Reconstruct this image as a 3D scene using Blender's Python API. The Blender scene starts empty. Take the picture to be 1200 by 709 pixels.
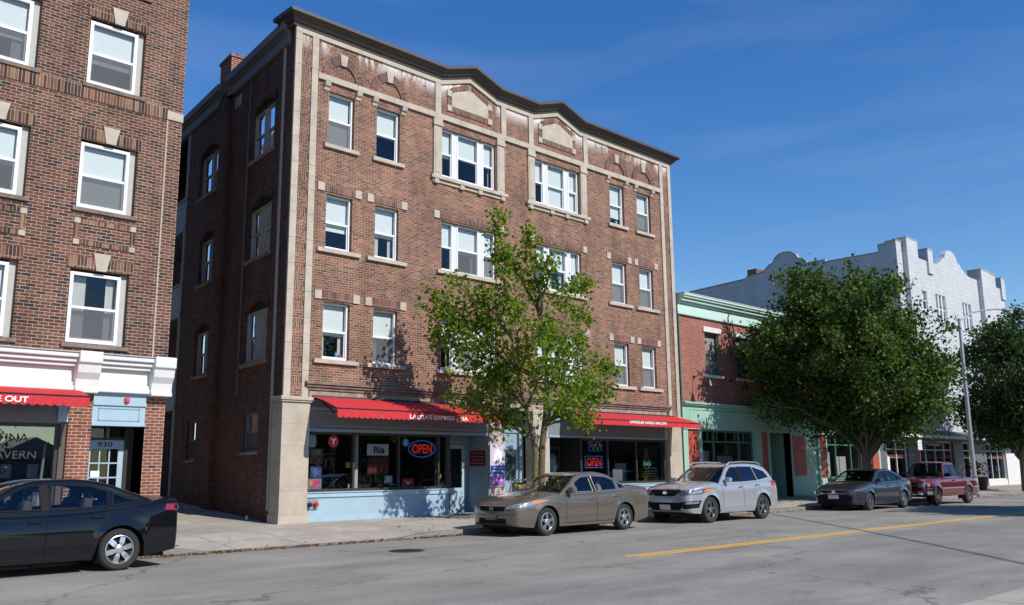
import bpy, bmesh, math, random
from mathutils import Vector, Matrix
from mathutils.bvhtree import BVHTree
R = math.radians
sc = bpy.context.scene
COL = sc.collection

# ------------------------------------------------------------------ camera, sky, sun, exposure
cd = bpy.data.cameras.new('camera'); cam = bpy.data.objects.new('camera', cd); COL.objects.link(cam)
cd.sensor_width = 36.0; cd.lens = 31.5; cd.clip_start = .1; cd.clip_end = 3000
_yaw, _pit, _rol = R(44.0436), R(10.6007), R(-0.5795)
_F = Vector((math.sin(_yaw)*math.cos(_pit), math.cos(_yaw)*math.cos(_pit), math.sin(_pit)))
_X = Vector((math.cos(_yaw), -math.sin(_yaw), 0)); _U = _X.cross(_F)
_R2 = _X*math.cos(_rol)+_U*math.sin(_rol); _U2 = -_X*math.sin(_rol)+_U*math.cos(_rol)
_m = Matrix((_R2, _U2, -_F)).transposed().to_4x4(); _m.translation = Vector((-11.998, -21.082, 1.28))
cam.matrix_world = _m
sc.camera = cam

SUN_EL, SUN_AZ = 38.5, 171.0          # azimuth clockwise from +Y
w = bpy.data.worlds.new('World'); sc.world = w; w.use_nodes = True
nt = w.node_tree; nt.nodes.clear()
out = nt.nodes.new('ShaderNodeOutputWorld'); bg = nt.nodes.new('ShaderNodeBackground')
sky = nt.nodes.new('ShaderNodeTexSky'); sky.sky_type = 'NISHITA'; sky.sun_disc = False
sky.sun_elevation = R(SUN_EL); sky.sun_rotation = R(SUN_AZ)
sky.air_density = 1.15; sky.dust_density = .0; sky.ozone_density = 3.2; sky.altitude = 100
bg.inputs['Strength'].default_value = .135
# faint cirrus
tc = nt.nodes.new('ShaderNodeTexCoord'); mp = nt.nodes.new('ShaderNodeMapping')
mp.inputs['Scale'].default_value = (1.2, 1.2, 7.0); mp.inputs['Rotation'].default_value = (.12, .22, .3)
n1 = nt.nodes.new('ShaderNodeTexNoise'); n1.inputs['Scale'].default_value = 2.2; n1.inputs['Detail'].default_value = 7; n1.inputs['Roughness'].default_value = .55
n1.inputs['Distortion'].default_value = .6
cr = nt.nodes.new('ShaderNodeValToRGB'); cr.color_ramp.elements[0].position = .5; cr.color_ramp.elements[1].position = .9
cr.color_ramp.elements[1].color = (.085, .085, .085, 1)
mx = nt.nodes.new('ShaderNodeMix'); mx.data_type = 'RGBA'; mx.inputs['B'].default_value = (6.0, 6.6, 7.4, 1)
L = nt.links
L.new(tc.outputs['Generated'], mp.inputs['Vector']); L.new(mp.outputs['Vector'], n1.inputs['Vector'])
L.new(n1.outputs['Fac'], cr.inputs['Fac']); L.new(cr.outputs['Color'], mx.inputs['Factor'])
hs = nt.nodes.new('ShaderNodeHueSaturation'); hs.inputs['Saturation'].default_value = 1.34; hs.inputs['Hue'].default_value = .511; L.new(sky.outputs['Color'], hs.inputs['Color']); L.new(hs.outputs['Color'], mx.inputs['A']); L.new(mx.outputs['Result'], bg.inputs['Color']); L.new(bg.outputs['Background'], out.inputs['Surface'])

sl = bpy.data.lights.new('sun', 'SUN'); sl.energy = 5.0; sl.angle = R(.53); sl.color = (1, .945, .87)
so = bpy.data.objects.new('sun', sl); COL.objects.link(so)
_sd = Vector((math.sin(R(SUN_AZ))*math.cos(R(SUN_EL)), math.cos(R(SUN_AZ))*math.cos(R(SUN_EL)), math.sin(R(SUN_EL))))
so.rotation_euler = _sd.to_track_quat('Z', 'Y').to_euler(); so.location = _sd*60
sc.view_settings.view_transform = 'Standard'; sc.view_settings.look = 'None'
sc.view_settings.exposure = 0.05; sc.view_settings.gamma = 1.0; sc.view_settings.use_curve_mapping = False
sc.render.engine = 'CYCLES'; sc.cycles.max_bounces = 8; sc.cycles.transparent_max_bounces = 16
sc.cycles.caustics_reflective = False; sc.cycles.caustics_refractive = False
sc.cycles.use_denoising = True

# ------------------------------------------------------------------ materials
def mat(name, col=(.5, .5, .5), rough=.7, metal=0., spec=.5, coat=0., emit=None, estr=1., noise=0., nscale=8., bump=0., bscale=40., col2=None):
    m = bpy.data.materials.new(name); m.use_nodes = True; t = m.node_tree; p = t.nodes['Principled BSDF']
    p.inputs['Base Color'].default_value = (*col, 1); p.inputs['Roughness'].default_value = rough
    p.inputs['Metallic'].default_value = metal; p.inputs['Specular IOR Level'].default_value = spec
    p.inputs['Coat Weight'].default_value = coat; p.inputs['Coat Roughness'].default_value = .04
    if emit: p.inputs['Emission Color'].default_value = (*emit, 1); p.inputs['Emission Strength'].default_value = estr
    if noise or bump:
        c = t.nodes.new('ShaderNodeTexCoord')
    if noise:
        n = t.nodes.new('ShaderNodeTexNoise'); n.inputs['Scale'].default_value = nscale; n.inputs['Detail'].default_value = 6; n.inputs['Roughness'].default_value = .65
        t.links.new(c.outputs['Object'], n.inputs['Vector'])
        r = t.nodes.new('ShaderNodeValToRGB'); r.color_ramp.elements[0].position = .3; r.color_ramp.elements[1].position = .7
        a = col2 if col2 else tuple(x*(1-noise) for x in col)
        b = col if col2 else tuple(min(1, x*(1+noise*.6)) for x in col)
        r.color_ramp.elements[0].color = (*a, 1); r.color_ramp.elements[1].color = (*b, 1)
        t.links.new(n.outputs['Fac'], r.inputs['Fac']); t.links.new(r.outputs['Color'], p.inputs['Base Color'])
    if bump:
        n2 = t.nodes.new('ShaderNodeTexNoise'); n2.inputs['Scale'].default_value = bscale; n2.inputs['Detail'].default_value = 4
        t.links.new(c.outputs['Object'], n2.inputs['Vector'])
        bp = t.nodes.new('ShaderNodeBump'); bp.inputs['Strength'].default_value = bump; bp.inputs['Distance'].default_value = .01
        t.links.new(n2.outputs['Fac'], bp.inputs['Height']); t.links.new(bp.outputs['Normal'], p.inputs['Normal'])
    return m

def brick_mat(name, stops, mortar, bw=.205, bh=.068, ms=.011, rot=False, offset=.5, stain=False, dirt=.25, efflo=False):
    m = bpy.data.materials.new(name); m.use_nodes = True; t = m.node_tree; p = t.nodes['Principled BSDF']; l = t.links; N = t.nodes.new
    uv = N('ShaderNodeUVMap'); uv.uv_map = 'UVMap'; vec = uv.outputs['UV']
    if rot:
        s = N('ShaderNodeSeparateXYZ'); cb = N('ShaderNodeCombineXYZ'); l.new(vec, s.inputs[0]); l.new(s.outputs[0], cb.inputs[1]); l.new(s.outputs[1], cb.inputs[0]); vec = cb.outputs[0]
    b = N('ShaderNodeTexBrick'); b.offset = offset; b.squash = 1
    for k, v in (('Scale', 1), ('Mortar Size', ms/2), ('Mortar Smooth', .15), ('Bias', 0), ('Brick Width', bw), ('Row Height', bh)): b.inputs[k].default_value = v
    b.inputs['Color1'].default_value = (0, 0, 0, 1); b.inputs['Color2'].default_value = (1, 1, 1, 1); b.inputs['Mortar'].default_value = (.5, .5, .5, 1)
    l.new(vec, b.inputs['Vector'])
    r = N('ShaderNodeValToRGB'); r.color_ramp.interpolation = 'LINEAR'
    e = r.color_ramp.elements
    while len(e) < len(stops): e.new(.5)
    for k, (pos, c) in enumerate(stops): e[k].position = pos; e[k].color = (*c, 1)
    l.new(b.outputs['Color'], r.inputs['Fac'])
    tc = N('ShaderNodeTexCoord'); n = N('ShaderNodeTexNoise'); n.inputs['Scale'].default_value = .7; n.inputs['Detail'].default_value = 6; l.new(tc.outputs['Object'], n.inputs['Vector'])
    n3 = N('ShaderNodeTexNoise'); n3.inputs['Scale'].default_value = 30; n3.inputs['Detail'].default_value = 3; l.new(tc.outputs['Object'], n3.inputs['Vector'])
    mr = N('ShaderNodeMapRange'); mr.inputs['From Min'].default_value = .3; mr.inputs['From Max'].default_value = .7; mr.inputs['To Min'].default_value = 1-dirt; mr.inputs['To Max'].default_value = 1.08
    l.new(n.outputs['Fac'], mr.inputs['Value'])
    mr2 = N('ShaderNodeMapRange'); mr2.inputs['From Min'].default_value = .25; mr2.inputs['From Max'].default_value = .75; mr2.inputs['To Min'].default_value = .8; mr2.inputs['To Max'].default_value = 1.15
    l.new(n3.outputs['Fac'], mr2.inputs['Value'])
    mm = N('ShaderNodeMath'); mm.operation = 'MULTIPLY'; l.new(mr.outputs[0], mm.inputs[0]); l.new(mr2.outputs[0], mm.inputs[1])
    mo = N('ShaderNodeMix'); mo.data_type = 'RGBA'; l.new(b.outputs['Fac'], mo.inputs['Factor']); l.new(r.outputs['Color'], mo.inputs['A']); mo.inputs['B'].default_value = (*mortar, 1)
    ml = N('ShaderNodeMix'); ml.data_type = 'RGBA'; ml.blend_type = 'MULTIPLY'; ml.inputs['Factor'].default_value = 1; l.new(mo.outputs['Result'], ml.inputs['A']); l.new(mm.outputs[0], ml.inputs['B'])
    mp7 = N('ShaderNodeMapping'); mp7.inputs['Scale'].default_value = (1.6, 1.6, .28); l.new(tc.outputs['Object'], mp7.inputs['Vector'])
    n7 = N('ShaderNodeTexNoise'); n7.inputs['Scale'].default_value = 1.3; n7.inputs['Detail'].default_value = 7; n7.inputs['Roughness'].default_value = .65; l.new(mp7.outputs[0], n7.inputs['Vector'])
    r7 = N('ShaderNodeMapRange'); r7.inputs['From Min'].default_value = .34; r7.inputs['From Max'].default_value = .56; r7.inputs['To Min'].default_value = 1-dirt*1.3; r7.inputs['To Max'].default_value = 1.0; l.new(n7.outputs['Fac'], r7.inputs['Value'])
    ms_ = N('ShaderNodeMix'); ms_.data_type = 'RGBA'; ms_.blend_type = 'MULTIPLY'; ms_.inputs['Factor'].default_value = 1; l.new(ml.outputs['Result'], ms_.inputs['A']); l.new(r7.outputs[0], ms_.inputs['B'])
    res = ms_.outputs['Result']
    if efflo:   # white salt streaks under the parapet
        sp = N('ShaderNodeSeparateXYZ'); l.new(tc.outputs['Object'], sp.inputs[0])
        zr = N('ShaderNodeMapRange'); zr.interpolation_type = 'SMOOTHSTEP'; zr.inputs['From Min'].default_value = 13.0; zr.inputs['From Max'].default_value = 13.85; l.new(sp.outputs['Z'], zr.inputs['Value'])
        mp = N('ShaderNodeMapping'); mp.inputs['Scale'].default_value = (2.6, 1, .8); l.new(tc.outputs['Object'], mp.inputs['Vector'])
        n4 = N('ShaderNodeTexNoise'); n4.inputs['Scale'].default_value = 1.8; n4.inputs['Detail'].default_value = 7; n4.inputs['Roughness'].default_value = .7; l.new(mp.outputs[0], n4.inputs['Vector'])
        mp5 = N('ShaderNodeMapping'); mp5.inputs['Scale'].default_value = (1, 0, .15); mp5.inputs['Location'].default_value = (3.1, 0, 0); l.new(tc.outputs['Object'], mp5.inputs['Vector'])
        n5 = N('ShaderNodeTexNoise'); n5.inputs['Scale'].default_value = .55; n5.inputs['Detail'].default_value = 1; l.new(mp5.outputs[0], n5.inputs['Vector'])
        a = N('ShaderNodeMath'); a.operation = 'ADD'; l.new(n4.outputs['Fac'], a.inputs[0]); l.new(n5.outputs['Fac'], a.inputs[1])
        q = N('ShaderNodeMapRange'); q.inputs['From Min'].default_value = .94; q.inputs['From Max'].default_value = 1.06; l.new(a.outputs[0], q.inputs['Value'])
        f = N('ShaderNodeMath'); f.operation = 'MULTIPLY'; l.new(q.outputs[0], f.inputs[0]); l.new(zr.outputs[0], f.inputs[1])
        wx = N('ShaderNodeMix'); wx.data_type = 'RGBA'; wx.inputs['B'].default_value = (.85, .85, .86, 1); l.new(f.outputs[0], wx.inputs['Factor']); l.new(res, wx.inputs['A']); res = wx.outputs['Result']
    l.new(res, p.inputs['Base Color']); p.inputs['Roughness'].default_value = .85; p.inputs['Specular IOR Level'].default_value = .25
    bp = N('ShaderNodeBump'); bp.inputs['Strength'].default_value = .5; bp.inputs['Distance'].default_value = .008; bp.invert = True
    l.new(b.outputs['Fac'], bp.inputs['Height']); l.new(bp.outputs['Normal'], p.inputs['Normal'])
    return m

def lap_mat(name, col, pitch=.19, axis='Z', depth=.02, dark=.55, noise=.12):
    """lap siding / beadboard: a shallow sawtooth as bump with a narrow groove"""
    m = bpy.data.materials.new(name); m.use_nodes = True; t = m.node_tree; p = t.nodes['Principled BSDF']; l = t.links; N = t.nodes.new
    uv = N('ShaderNodeUVMap'); uv.uv_map = 'UVMap'; s = N('ShaderNodeSeparateXYZ'); l.new(uv.outputs['UV'], s.inputs[0])
    d = N('ShaderNodeMath'); d.operation = 'DIVIDE'; d.inputs[1].default_value = pitch; l.new(s.outputs[1 if axis == 'Z' else 0], d.inputs[0])
    f = N('ShaderNodeMath'); f.operation = 'FRACT'; l.new(d.outputs[0], f.inputs[0])
    g = N('ShaderNodeMapRange'); g.inputs['From Min'].default_value = 0; g.inputs['From Max'].default_value = .12; g.inputs['To Min'].default_value = dark; g.inputs['To Max'].default_value = 1; l.new(f.outputs[0], g.inputs['Value'])
    tc = N('ShaderNodeTexCoord'); n = N('ShaderNodeTexNoise'); n.inputs['Scale'].default_value = 1.3; n.inputs['Detail'].default_value = 6; l.new(tc.outputs['Object'], n.inputs['Vector'])
    q = N('ShaderNodeMapRange'); q.inputs['From Min'].default_value = .3; q.inputs['From Max'].default_value = .7; q.inputs['To Min'].default_value = 1-noise; q.inputs['To Max'].default_value = 1.0; l.new(n.outputs['Fac'], q.inputs['Value'])
    mm = N('ShaderNodeMath'); mm.operation = 'MULTIPLY'; l.new(g.outputs[0], mm.inputs[0]); l.new(q.outputs[0], mm.inputs[1])
    ml = N('ShaderNodeMix'); ml.data_type = 'RGBA'; ml.blend_type = 'MULTIPLY'; ml.inputs['Factor'].default_value = 1; ml.inputs['A'].default_value = (*col, 1); l.new(mm.outputs[0], ml.inputs['B'])
    l.new(ml.outputs['Result'], p.inputs['Base Color']); p.inputs['Roughness'].default_value = .6
    if depth: bp = N('ShaderNodeBump'); bp.inputs['Strength'].default_value = .6; bp.inputs['Distance'].default_value = depth; l.new(g.outputs[0], bp.inputs['Height']); l.new(bp.outputs['Normal'], p.inputs['Normal'])
    return m

def glass_mat(name, tint=(1, 1, 1), base=.06, bump=0., bscale=1.5):
    m = bpy.data.materials.new(name); m.use_nodes = True; t = m.node_tree; t.nodes.clear(); N = t.nodes.new; l = t.links
    o = N('ShaderNodeOutputMaterial'); mix = N('ShaderNodeMixShader'); tr = N('ShaderNodeBsdfTransparent'); gl = N('ShaderNodeBsdfGlossy')
    tr.inputs['Color'].default_value = (*tint, 1); gl.inputs['Roughness'].default_value = .01; gl.inputs['Color'].default_value = (.95, .97, 1, 1)
    fr = N('ShaderNodeFresnel'); fr.inputs['IOR'].default_value = 1.5
    a = N('ShaderNodeMath'); a.operation = 'ADD'; a.use_clamp = True; a.inputs[1].default_value = base; l.new(fr.outputs[0], a.inputs[0])
    l.new(a.outputs[0], mix.inputs['Fac']); l.new(tr.outputs[0], mix.inputs[1]); l.new(gl.outputs[0], mix.inputs[2]); l.new(mix.outputs[0], o.inputs['Surface'])
    if bump:
        tc = N('ShaderNodeTexCoord'); n = N('ShaderNodeTexNoise'); n.inputs['Scale'].default_value = bscale; n.inputs['Detail'].default_value = 1
        l.new(tc.outputs['Object'], n.inputs['Vector']); bp = N('ShaderNodeBump'); bp.inputs['Strength'].default_value = bump; bp.inputs['Distance'].default_value = .02
        l.new(n.outputs['Fac'], bp.inputs['Height']); l.new(bp.outputs['Normal'], gl.inputs['Normal'])
    return m

def leaf_mat(name, stops, trans=.35):
    m = bpy.data.materials.new(name); m.use_nodes = True; t = m.node_tree; t.nodes.clear(); N = t.nodes.new; l = t.links
    o = N('ShaderNodeOutputMaterial'); g = N('ShaderNodeNewGeometry'); r = N('ShaderNodeValToRGB'); e = r.color_ramp.elements
    while len(e) < len(stops): e.new(.5)
    for k, (pos, c) in enumerate(stops): e[k].position = pos; e[k].color = (*c, 1)
    l.new(g.outputs['Random Per Island'], r.inputs['Fac'])
    p = N('ShaderNodeBsdfPrincipled'); p.inputs['Roughness'].default_value = .5; p.inputs['Specular IOR Level'].default_value = .25; l.new(r.outputs['Color'], p.inputs['Base Color'])
    tl = N('ShaderNodeBsdfTranslucent'); mul = N('ShaderNodeMix'); mul.data_type = 'RGBA'; mul.blend_type = 'MULTIPLY'; mul.inputs['Factor'].default_value = 1
    mul.inputs['B'].default_value = (1.5, 1.5, .5, 1); l.new(r.outputs['Color'], mul.inputs['A']); l.new(mul.outputs['Result'], tl.inputs['Color'])
    mix = N('ShaderNodeMixShader'); mix.inputs['Fac'].default_value = trans; l.new(p.outputs[0], mix.inputs[1]); l.new(tl.outputs[0], mix.inputs[2]); l.new(mix.outputs[0], o.inputs['Surface'])
    return m

def ground_mat(name, kind):
    m = bpy.data.materials.new(name); m.use_nodes = True; t = m.node_tree; p = t.nodes['Principled BSDF']; l = t.links; N = t.nodes.new
    tc = N('ShaderNodeTexCoord'); P = tc.outputs['Object']
    def noise(scale, detail=5, sc3=None, rough=.6, dist=0.):
        v = P
        if sc3:
            mp = N('ShaderNodeMapping'); mp.inputs['Scale'].default_value = sc3; l.new(P, mp.inputs['Vector']); v = mp.outputs[0]
        n = N('ShaderNodeTexNoise'); n.inputs['Scale'].default_value = scale; n.inputs['Detail'].default_value = detail; n.inputs['Roughness'].default_value = rough; n.inputs['Distortion'].default_value = dist
        l.new(v, n.inputs['Vector']); return n.outputs['Fac']
    def rng(v, a, b, c, d):
        q = N('ShaderNodeMapRange'); q.inputs['From Min'].default_value = a; q.inputs['From Max'].default_value = b; q.inputs['To Min'].default_value = c; q.inputs['To Max'].default_value = d; l.new(v, q.inputs['Value']); return q.outputs[0]
    def mul(a, b):
        q = N('ShaderNodeMath'); q.operation = 'MULTIPLY'; l.new(a, q.inputs[0]); l.new(b, q.inputs[1]); return q.outputs[0]
    def cracks(scale, wid, dist):
        n = N('ShaderNodeTexNoise'); n.inputs['Scale'].default_value = 1.1; n.inputs['Detail'].default_value = 5; l.new(P, n.inputs['Vector'])
        mxv = N('ShaderNodeVectorMath'); mxv.operation = 'MULTIPLY_ADD'; l.new(n.outputs['Color'], mxv.inputs[0]); mxv.inputs[1].default_value = (dist,)*3; l.new(P, mxv.inputs[2])
        v = N('ShaderNodeTexVoronoi'); v.feature = 'DISTANCE_TO_EDGE'; v.inputs['Scale'].default_value = scale; l.new(mxv.outputs[0], v.inputs['Vector'])
        return rng(v.outputs['Distance'], 0, wid, 0, 1)
    if kind == 'asphalt':
        big = rng(noise(.35, 5), .3, .7, .78, 1.12); streak = rng(noise(1.0, 6, (.16, 1.1, 1), .7), .36, .6, .8, 1.05); g2 = rng(noise(20, 6, None, .9), .32, .68, .66, 1.26); big = mul(big, g2)
        grit = rng(noise(60, 4, None, .8), .3, .7, .7, 1.25); blot = rng(noise(1.7, 7, (.55, 1, 1), .75), .24, .4, .8, 1.0)
        f = mul(mul(big, streak), mul(grit, blot)); ck = cracks(.16, .006, 1.3); f = mul(f, rng(ck, 0, 1, .55, 1)); pt = rng(noise(.8, 3, (.5, 1.3, 1)), .60, .62, 1.0, .86); f = mul(f, pt); base = (.30, .285, .25)
    else:
        big = rng(noise(.5, 6), .3, .7, .74, 1.1); grit = rng(noise(50, 3), .2, .8, .85, 1.12); blot = rng(noise(2.5, 8, None, .75), .3, .5, .72, 1.03)
        spots = rng(noise(9, 2), .24, .3, .55, 1.0)
        f = mul(mul(big, grit), mul(blot, spots))
        if kind == 'concrete':
            b = N('ShaderNodeTexBrick'); b.offset = 0
            for k, v in (('Scale', 1), ('Mortar Size', .014), ('Mortar Smooth', .3), ('Brick Width', 1.55), ('Row Height', 1.4)): b.inputs[k].default_value = v
            b.inputs['Color1'].default_value = (.86, .86, .86, 1); b.inputs['Color2'].default_value = (1.05, 1.05, 1.05, 1); b.inputs['Mortar'].default_value = (.42, .4, .38, 1)
            l.new(P, b.inputs['Vector']); rgb = N('ShaderNodeRGBToBW'); l.new(b.outputs['Color'], rgb.inputs[0]); f = mul(f, rgb.outputs[0])
        ck = cracks(.3, .005, .9); f = mul(f, rng(ck, 0, 1, .6, 1)); base = (.44, .395, .335) if kind == 'concrete' else (.22, .2, .18)
    x = N('ShaderNodeMix'); x.data_type = 'RGBA'; x.blend_type = 'MULTIPLY'; x.inputs['Factor'].default_value = 1; x.inputs['A'].default_value = (*base, 1); l.new(f, x.inputs['B'])
    l.new(x.outputs['Result'], p.inputs['Base Color']); p.inputs['Roughness'].default_value = .85; p.inputs['Specular IOR Level'].default_value = .3
    bp = N('ShaderNodeBump'); bp.inputs['Strength'].default_value = .35; bp.inputs['Distance'].default_value = .006
    l.new(noise(90, 2), bp.inputs['Height']); l.new(bp.outputs['Normal'], p.inputs['Normal'])
    return m

MIXB = [(0, (.07, .043, .045)), (.12, (.1, .055, .05)), (.28, (.15, .068, .05)), (.62, (.178, .078, .056)), (.88, (.215, .1, .07)), (1, (.24, .13, .09))]
M = {}
M['brick_main'] = brick_mat('variegated brick', [(p, (c[0]*1.3+.014, c[1]*1.22+.009, c[2]*1.1+.006)) for p, c in MIXB], (.43, .355, .27), ms=.0135, efflo=True)
M['brick_side_shaded'] = brick_mat('shade-darkened side brick', [(p, (c[0]*.72, c[1]*.62, c[2]*.6)) for p, c in MIXB], (.2, .17, .14))  # front brick mix darkened to put the alley's shade into the colour
M['brick_left'] = brick_mat('dark red brick', [(0, (.042, .028, .032)), (.15, (.07, .036, .034)), (.32, (.125, .05, .037)), (.75, (.155, .058, .04)), (1, (.205, .095, .063))], (.44, .375, .285), bw=.215, bh=.074, ms=.013)
M['brick_pier'] = brick_mat('red pier brick', [(0, (.05, .04, .045)), (.12, (.24, .075, .05)), (.6, (.29, .095, .065)), (1, (.2, .07, .05))], (.55, .47, .36), bw=.215, bh=.074, ms=.014)
M['soldier_main'] = brick_mat('soldier course brick', [(p, (c[0]*1.1+.01, c[1]*1.05+.01, c[2]*1.1+.01)) for p, c in MIXB], (.34, .29, .23), rot=True, offset=0, bw=.215, bh=.068)
M['soldier_left'] = brick_mat('dark soldier course brick', [(0, (.04, .028, .035)), (.3, (.10, .05, .04)), (.6, (.2, .08, .055)), (1, (.3, .18, .10))], (.4, .33, .25), rot=True, offset=0, bw=.33, bh=.074, ms=.013)
M['brick_new'] = brick_mat('uniform red brick', [(0, (.24, .072, .052)), (.5, (.29, .092, .066)), (1, (.33, .11, .08))], (.44, .33, .28), bw=.21, bh=.072, ms=.012, dirt=.12)
M['brick_far'] = brick_mat('brown brick', [(0, (.14, .07, .04)), (1, (.24, .12, .07))], (.3, .25, .2))
M['stone'] = mat('cast stone', (.44, .385, .315), .85, noise=.2, nscale=2.5, bump=.2)
M['stone_dirty'] = mat('weathered stone', (.33, .26, .21), .9, noise=.5, nscale=3.5, bump=.3)
M['stone_dark'] = mat('stained brown stone', (.2, .15, .125), .9, noise=.45, nscale=5, bump=.3)
M['limestone'] = mat('limestone pier', (.42, .365, .295), .85, noise=.22, nscale=1.7, bump=.25)
M['cornice'] = mat('dark bronze cornice metal', (.062, .056, .052), .55, noise=.15, nscale=3)
M['fascia'] = mat('grey fascia paint', (.16, .18, .2), .7, noise=.15)
M['white'] = mat('white vinyl', (.72, .735, .755), .35)
M['offwhite'] = mat('white trim paint', (.66, .655, .645), .5, noise=.06, nscale=3)
M['mullion'] = mat('grey white mullion', (.62, .62, .62), .6, noise=.08)
M['jamb'] = mat('grey jamb', (.42, .41, .38), .8, noise=.1)
M['blind'] = mat('white roller blind', (.72, .78, .8), .8)  # faint blue puts the sky's reflection on the glass into the blind
M['sheer'] = mat('added pale curtain', (.55, .55, .53), .9, noise=.1, nscale=5)
M['curtain'] = mat('cream curtain', (.42, .39, .35), .9, noise=.15, nscale=10)
M['screen'] = mat('grey insect screen', (.2, .215, .225), .9)
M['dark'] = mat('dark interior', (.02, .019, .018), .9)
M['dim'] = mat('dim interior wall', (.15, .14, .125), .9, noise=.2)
M['pane'] = glass_mat('window glass', (.93, .96, .96), .01, bump=.06)
M['mirrorglass'] = glass_mat('reflective shop glass', (.7, .74, .74), .2, bump=.02, bscale=.8)
M['shopglass'] = glass_mat('shop window glass', (.86, .88, .88), .03, bump=.03, bscale=.8)
M['blue'] = lap_mat('light blue beadboard', (.32, .44, .53), .085, 'X', .006, .72)
M['bluep'] = mat('light blue paint', (.33, .455, .545), .5, noise=.1, nscale=2)
M['blued'] = mat('slate blue paint', (.235, .325, .39), .55, noise=.14, nscale=2)
M['blueg'] = mat('grey blue sign board paint', (.175, .195, .225), .6, noise=.15)
M['frame'] = mat('dark bronze frame', (.032, .027, .024), .45)
M['bronze'] = mat('brown aluminium frame', (.09, .07, .055), .5)
M['awning'] = mat('red awning canvas', (.52, .022, .03), .8, noise=.1, nscale=4, bump=.1, bscale=14)
M['white_paint'] = mat('white lettering', (.85, .84, .82), .6)
M['mint'] = mat('mint green paint', (.29, .475, .395), .5, noise=.08, nscale=2)
M['mintl'] = mat('pale mint cornice paint', (.5, .68, .62), .5, noise=.06, nscale=2)
M['greend'] = mat('dark green paint', (.06, .16, .12), .5)
M['redp'] = mat('brick red panel paint', (.38, .07, .045), .55, noise=.1)
M['siding'] = lap_mat('white clapboard', (.52, .54, .56), .3, 'Z', 0, .66, .16)
M['greytrim'] = mat('dark grey storefront paint', (.11, .115, .12), .6, noise=.15)
M['shingle'] = mat('grey shingles', (.2, .205, .215), .85, noise=.4, nscale=9)
M['asphalt'] = ground_mat('worn asphalt', 'asphalt')
M['concrete'] = ground_mat('concrete paving', 'concrete')
M['kerb'] = ground_mat('granite kerb', 'granite')
M['yellow'] = mat('worn yellow road paint', (.85, .47, .03), .75, noise=.5, nscale=7, col2=(.62, .38, .06))
M['iron'] = mat('cast iron', (.06, .055, .05), .7, metal=.4, noise=.3, nscale=20)
M['earth'] = mat('ground', (.08, .08, .07), .95, noise=.3, nscale=.3)
M['bark'] = mat('grey bark', (.16, .135, .105), .95, noise=.4, nscale=9, bump=.6, bscale=25)
M['bark_moss'] = mat('mossy bark', (.13, .115, .055), .95, noise=.4, nscale=9, bump=.6, bscale=25)
M['leaf1'] = leaf_mat('maple leaves', [(0, (.055, .115, .010)), (.45, (.115, .205, .016)), (.85, (.185, .275, .022)), (.975, (.24, .29, .03)), (.99, (.42, .34, .03)), (1, (.42, .27, .03))], .5)
M['leaf2'] = leaf_mat('dark green leaves', [(0, (.025, .06, .010)), (.5, (.05, .102, .015)), (.9, (.09, .155, .022)), (.99, (.14, .19, .03)), (.998, (.28, .22, .04)), (1, (.3, .18, .03))], .33)
M['leaf3'] = leaf_mat('deep green leaves', [(0, (.018, .042, .012)), (.6, (.036, .074, .017)), (1, (.065, .11, .022))], .28)
M['litter'] = leaf_mat('dry leaves', [(0, (.1, .05, .02)), (.4, (.2, .1, .04)), (.75, (.28, .16, .07)), (1, (.12, .09, .05))], .1)
M['galv'] = mat('galvanised steel', (.4, .41, .42), .45, metal=.7, noise=.12)
M['black'] = mat('black metal', (.015, .015, .016), .45)
M['neon_red'] = mat('red neon tube', (.5, .03, .03), .4, emit=(1, .045, .04), estr=.3)
M['neon_blue'] = mat('blue neon tube', (.03, .12, .5), .4, emit=(.05, .25, 1), estr=.2)
M['neon_green'] = mat('green neon tube', (.05, .3, .2), .4, emit=(.1, .8, .5), estr=.14)
M['neon_pink'] = mat('faintly glowing pink tube', (.3, .08, .1), .4, emit=(.8, .15, .2), estr=.1)  # weak emission lets the pink tube glow
M['tubelight'] = mat('yellow fluorescent strip', (.8, .6, .2), .5, emit=(1, .66, .2), estr=.5)
def flat(name, c, r=.5): 
    if name not in M: M[name] = mat(name, c, r)
    return M[name]

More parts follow.
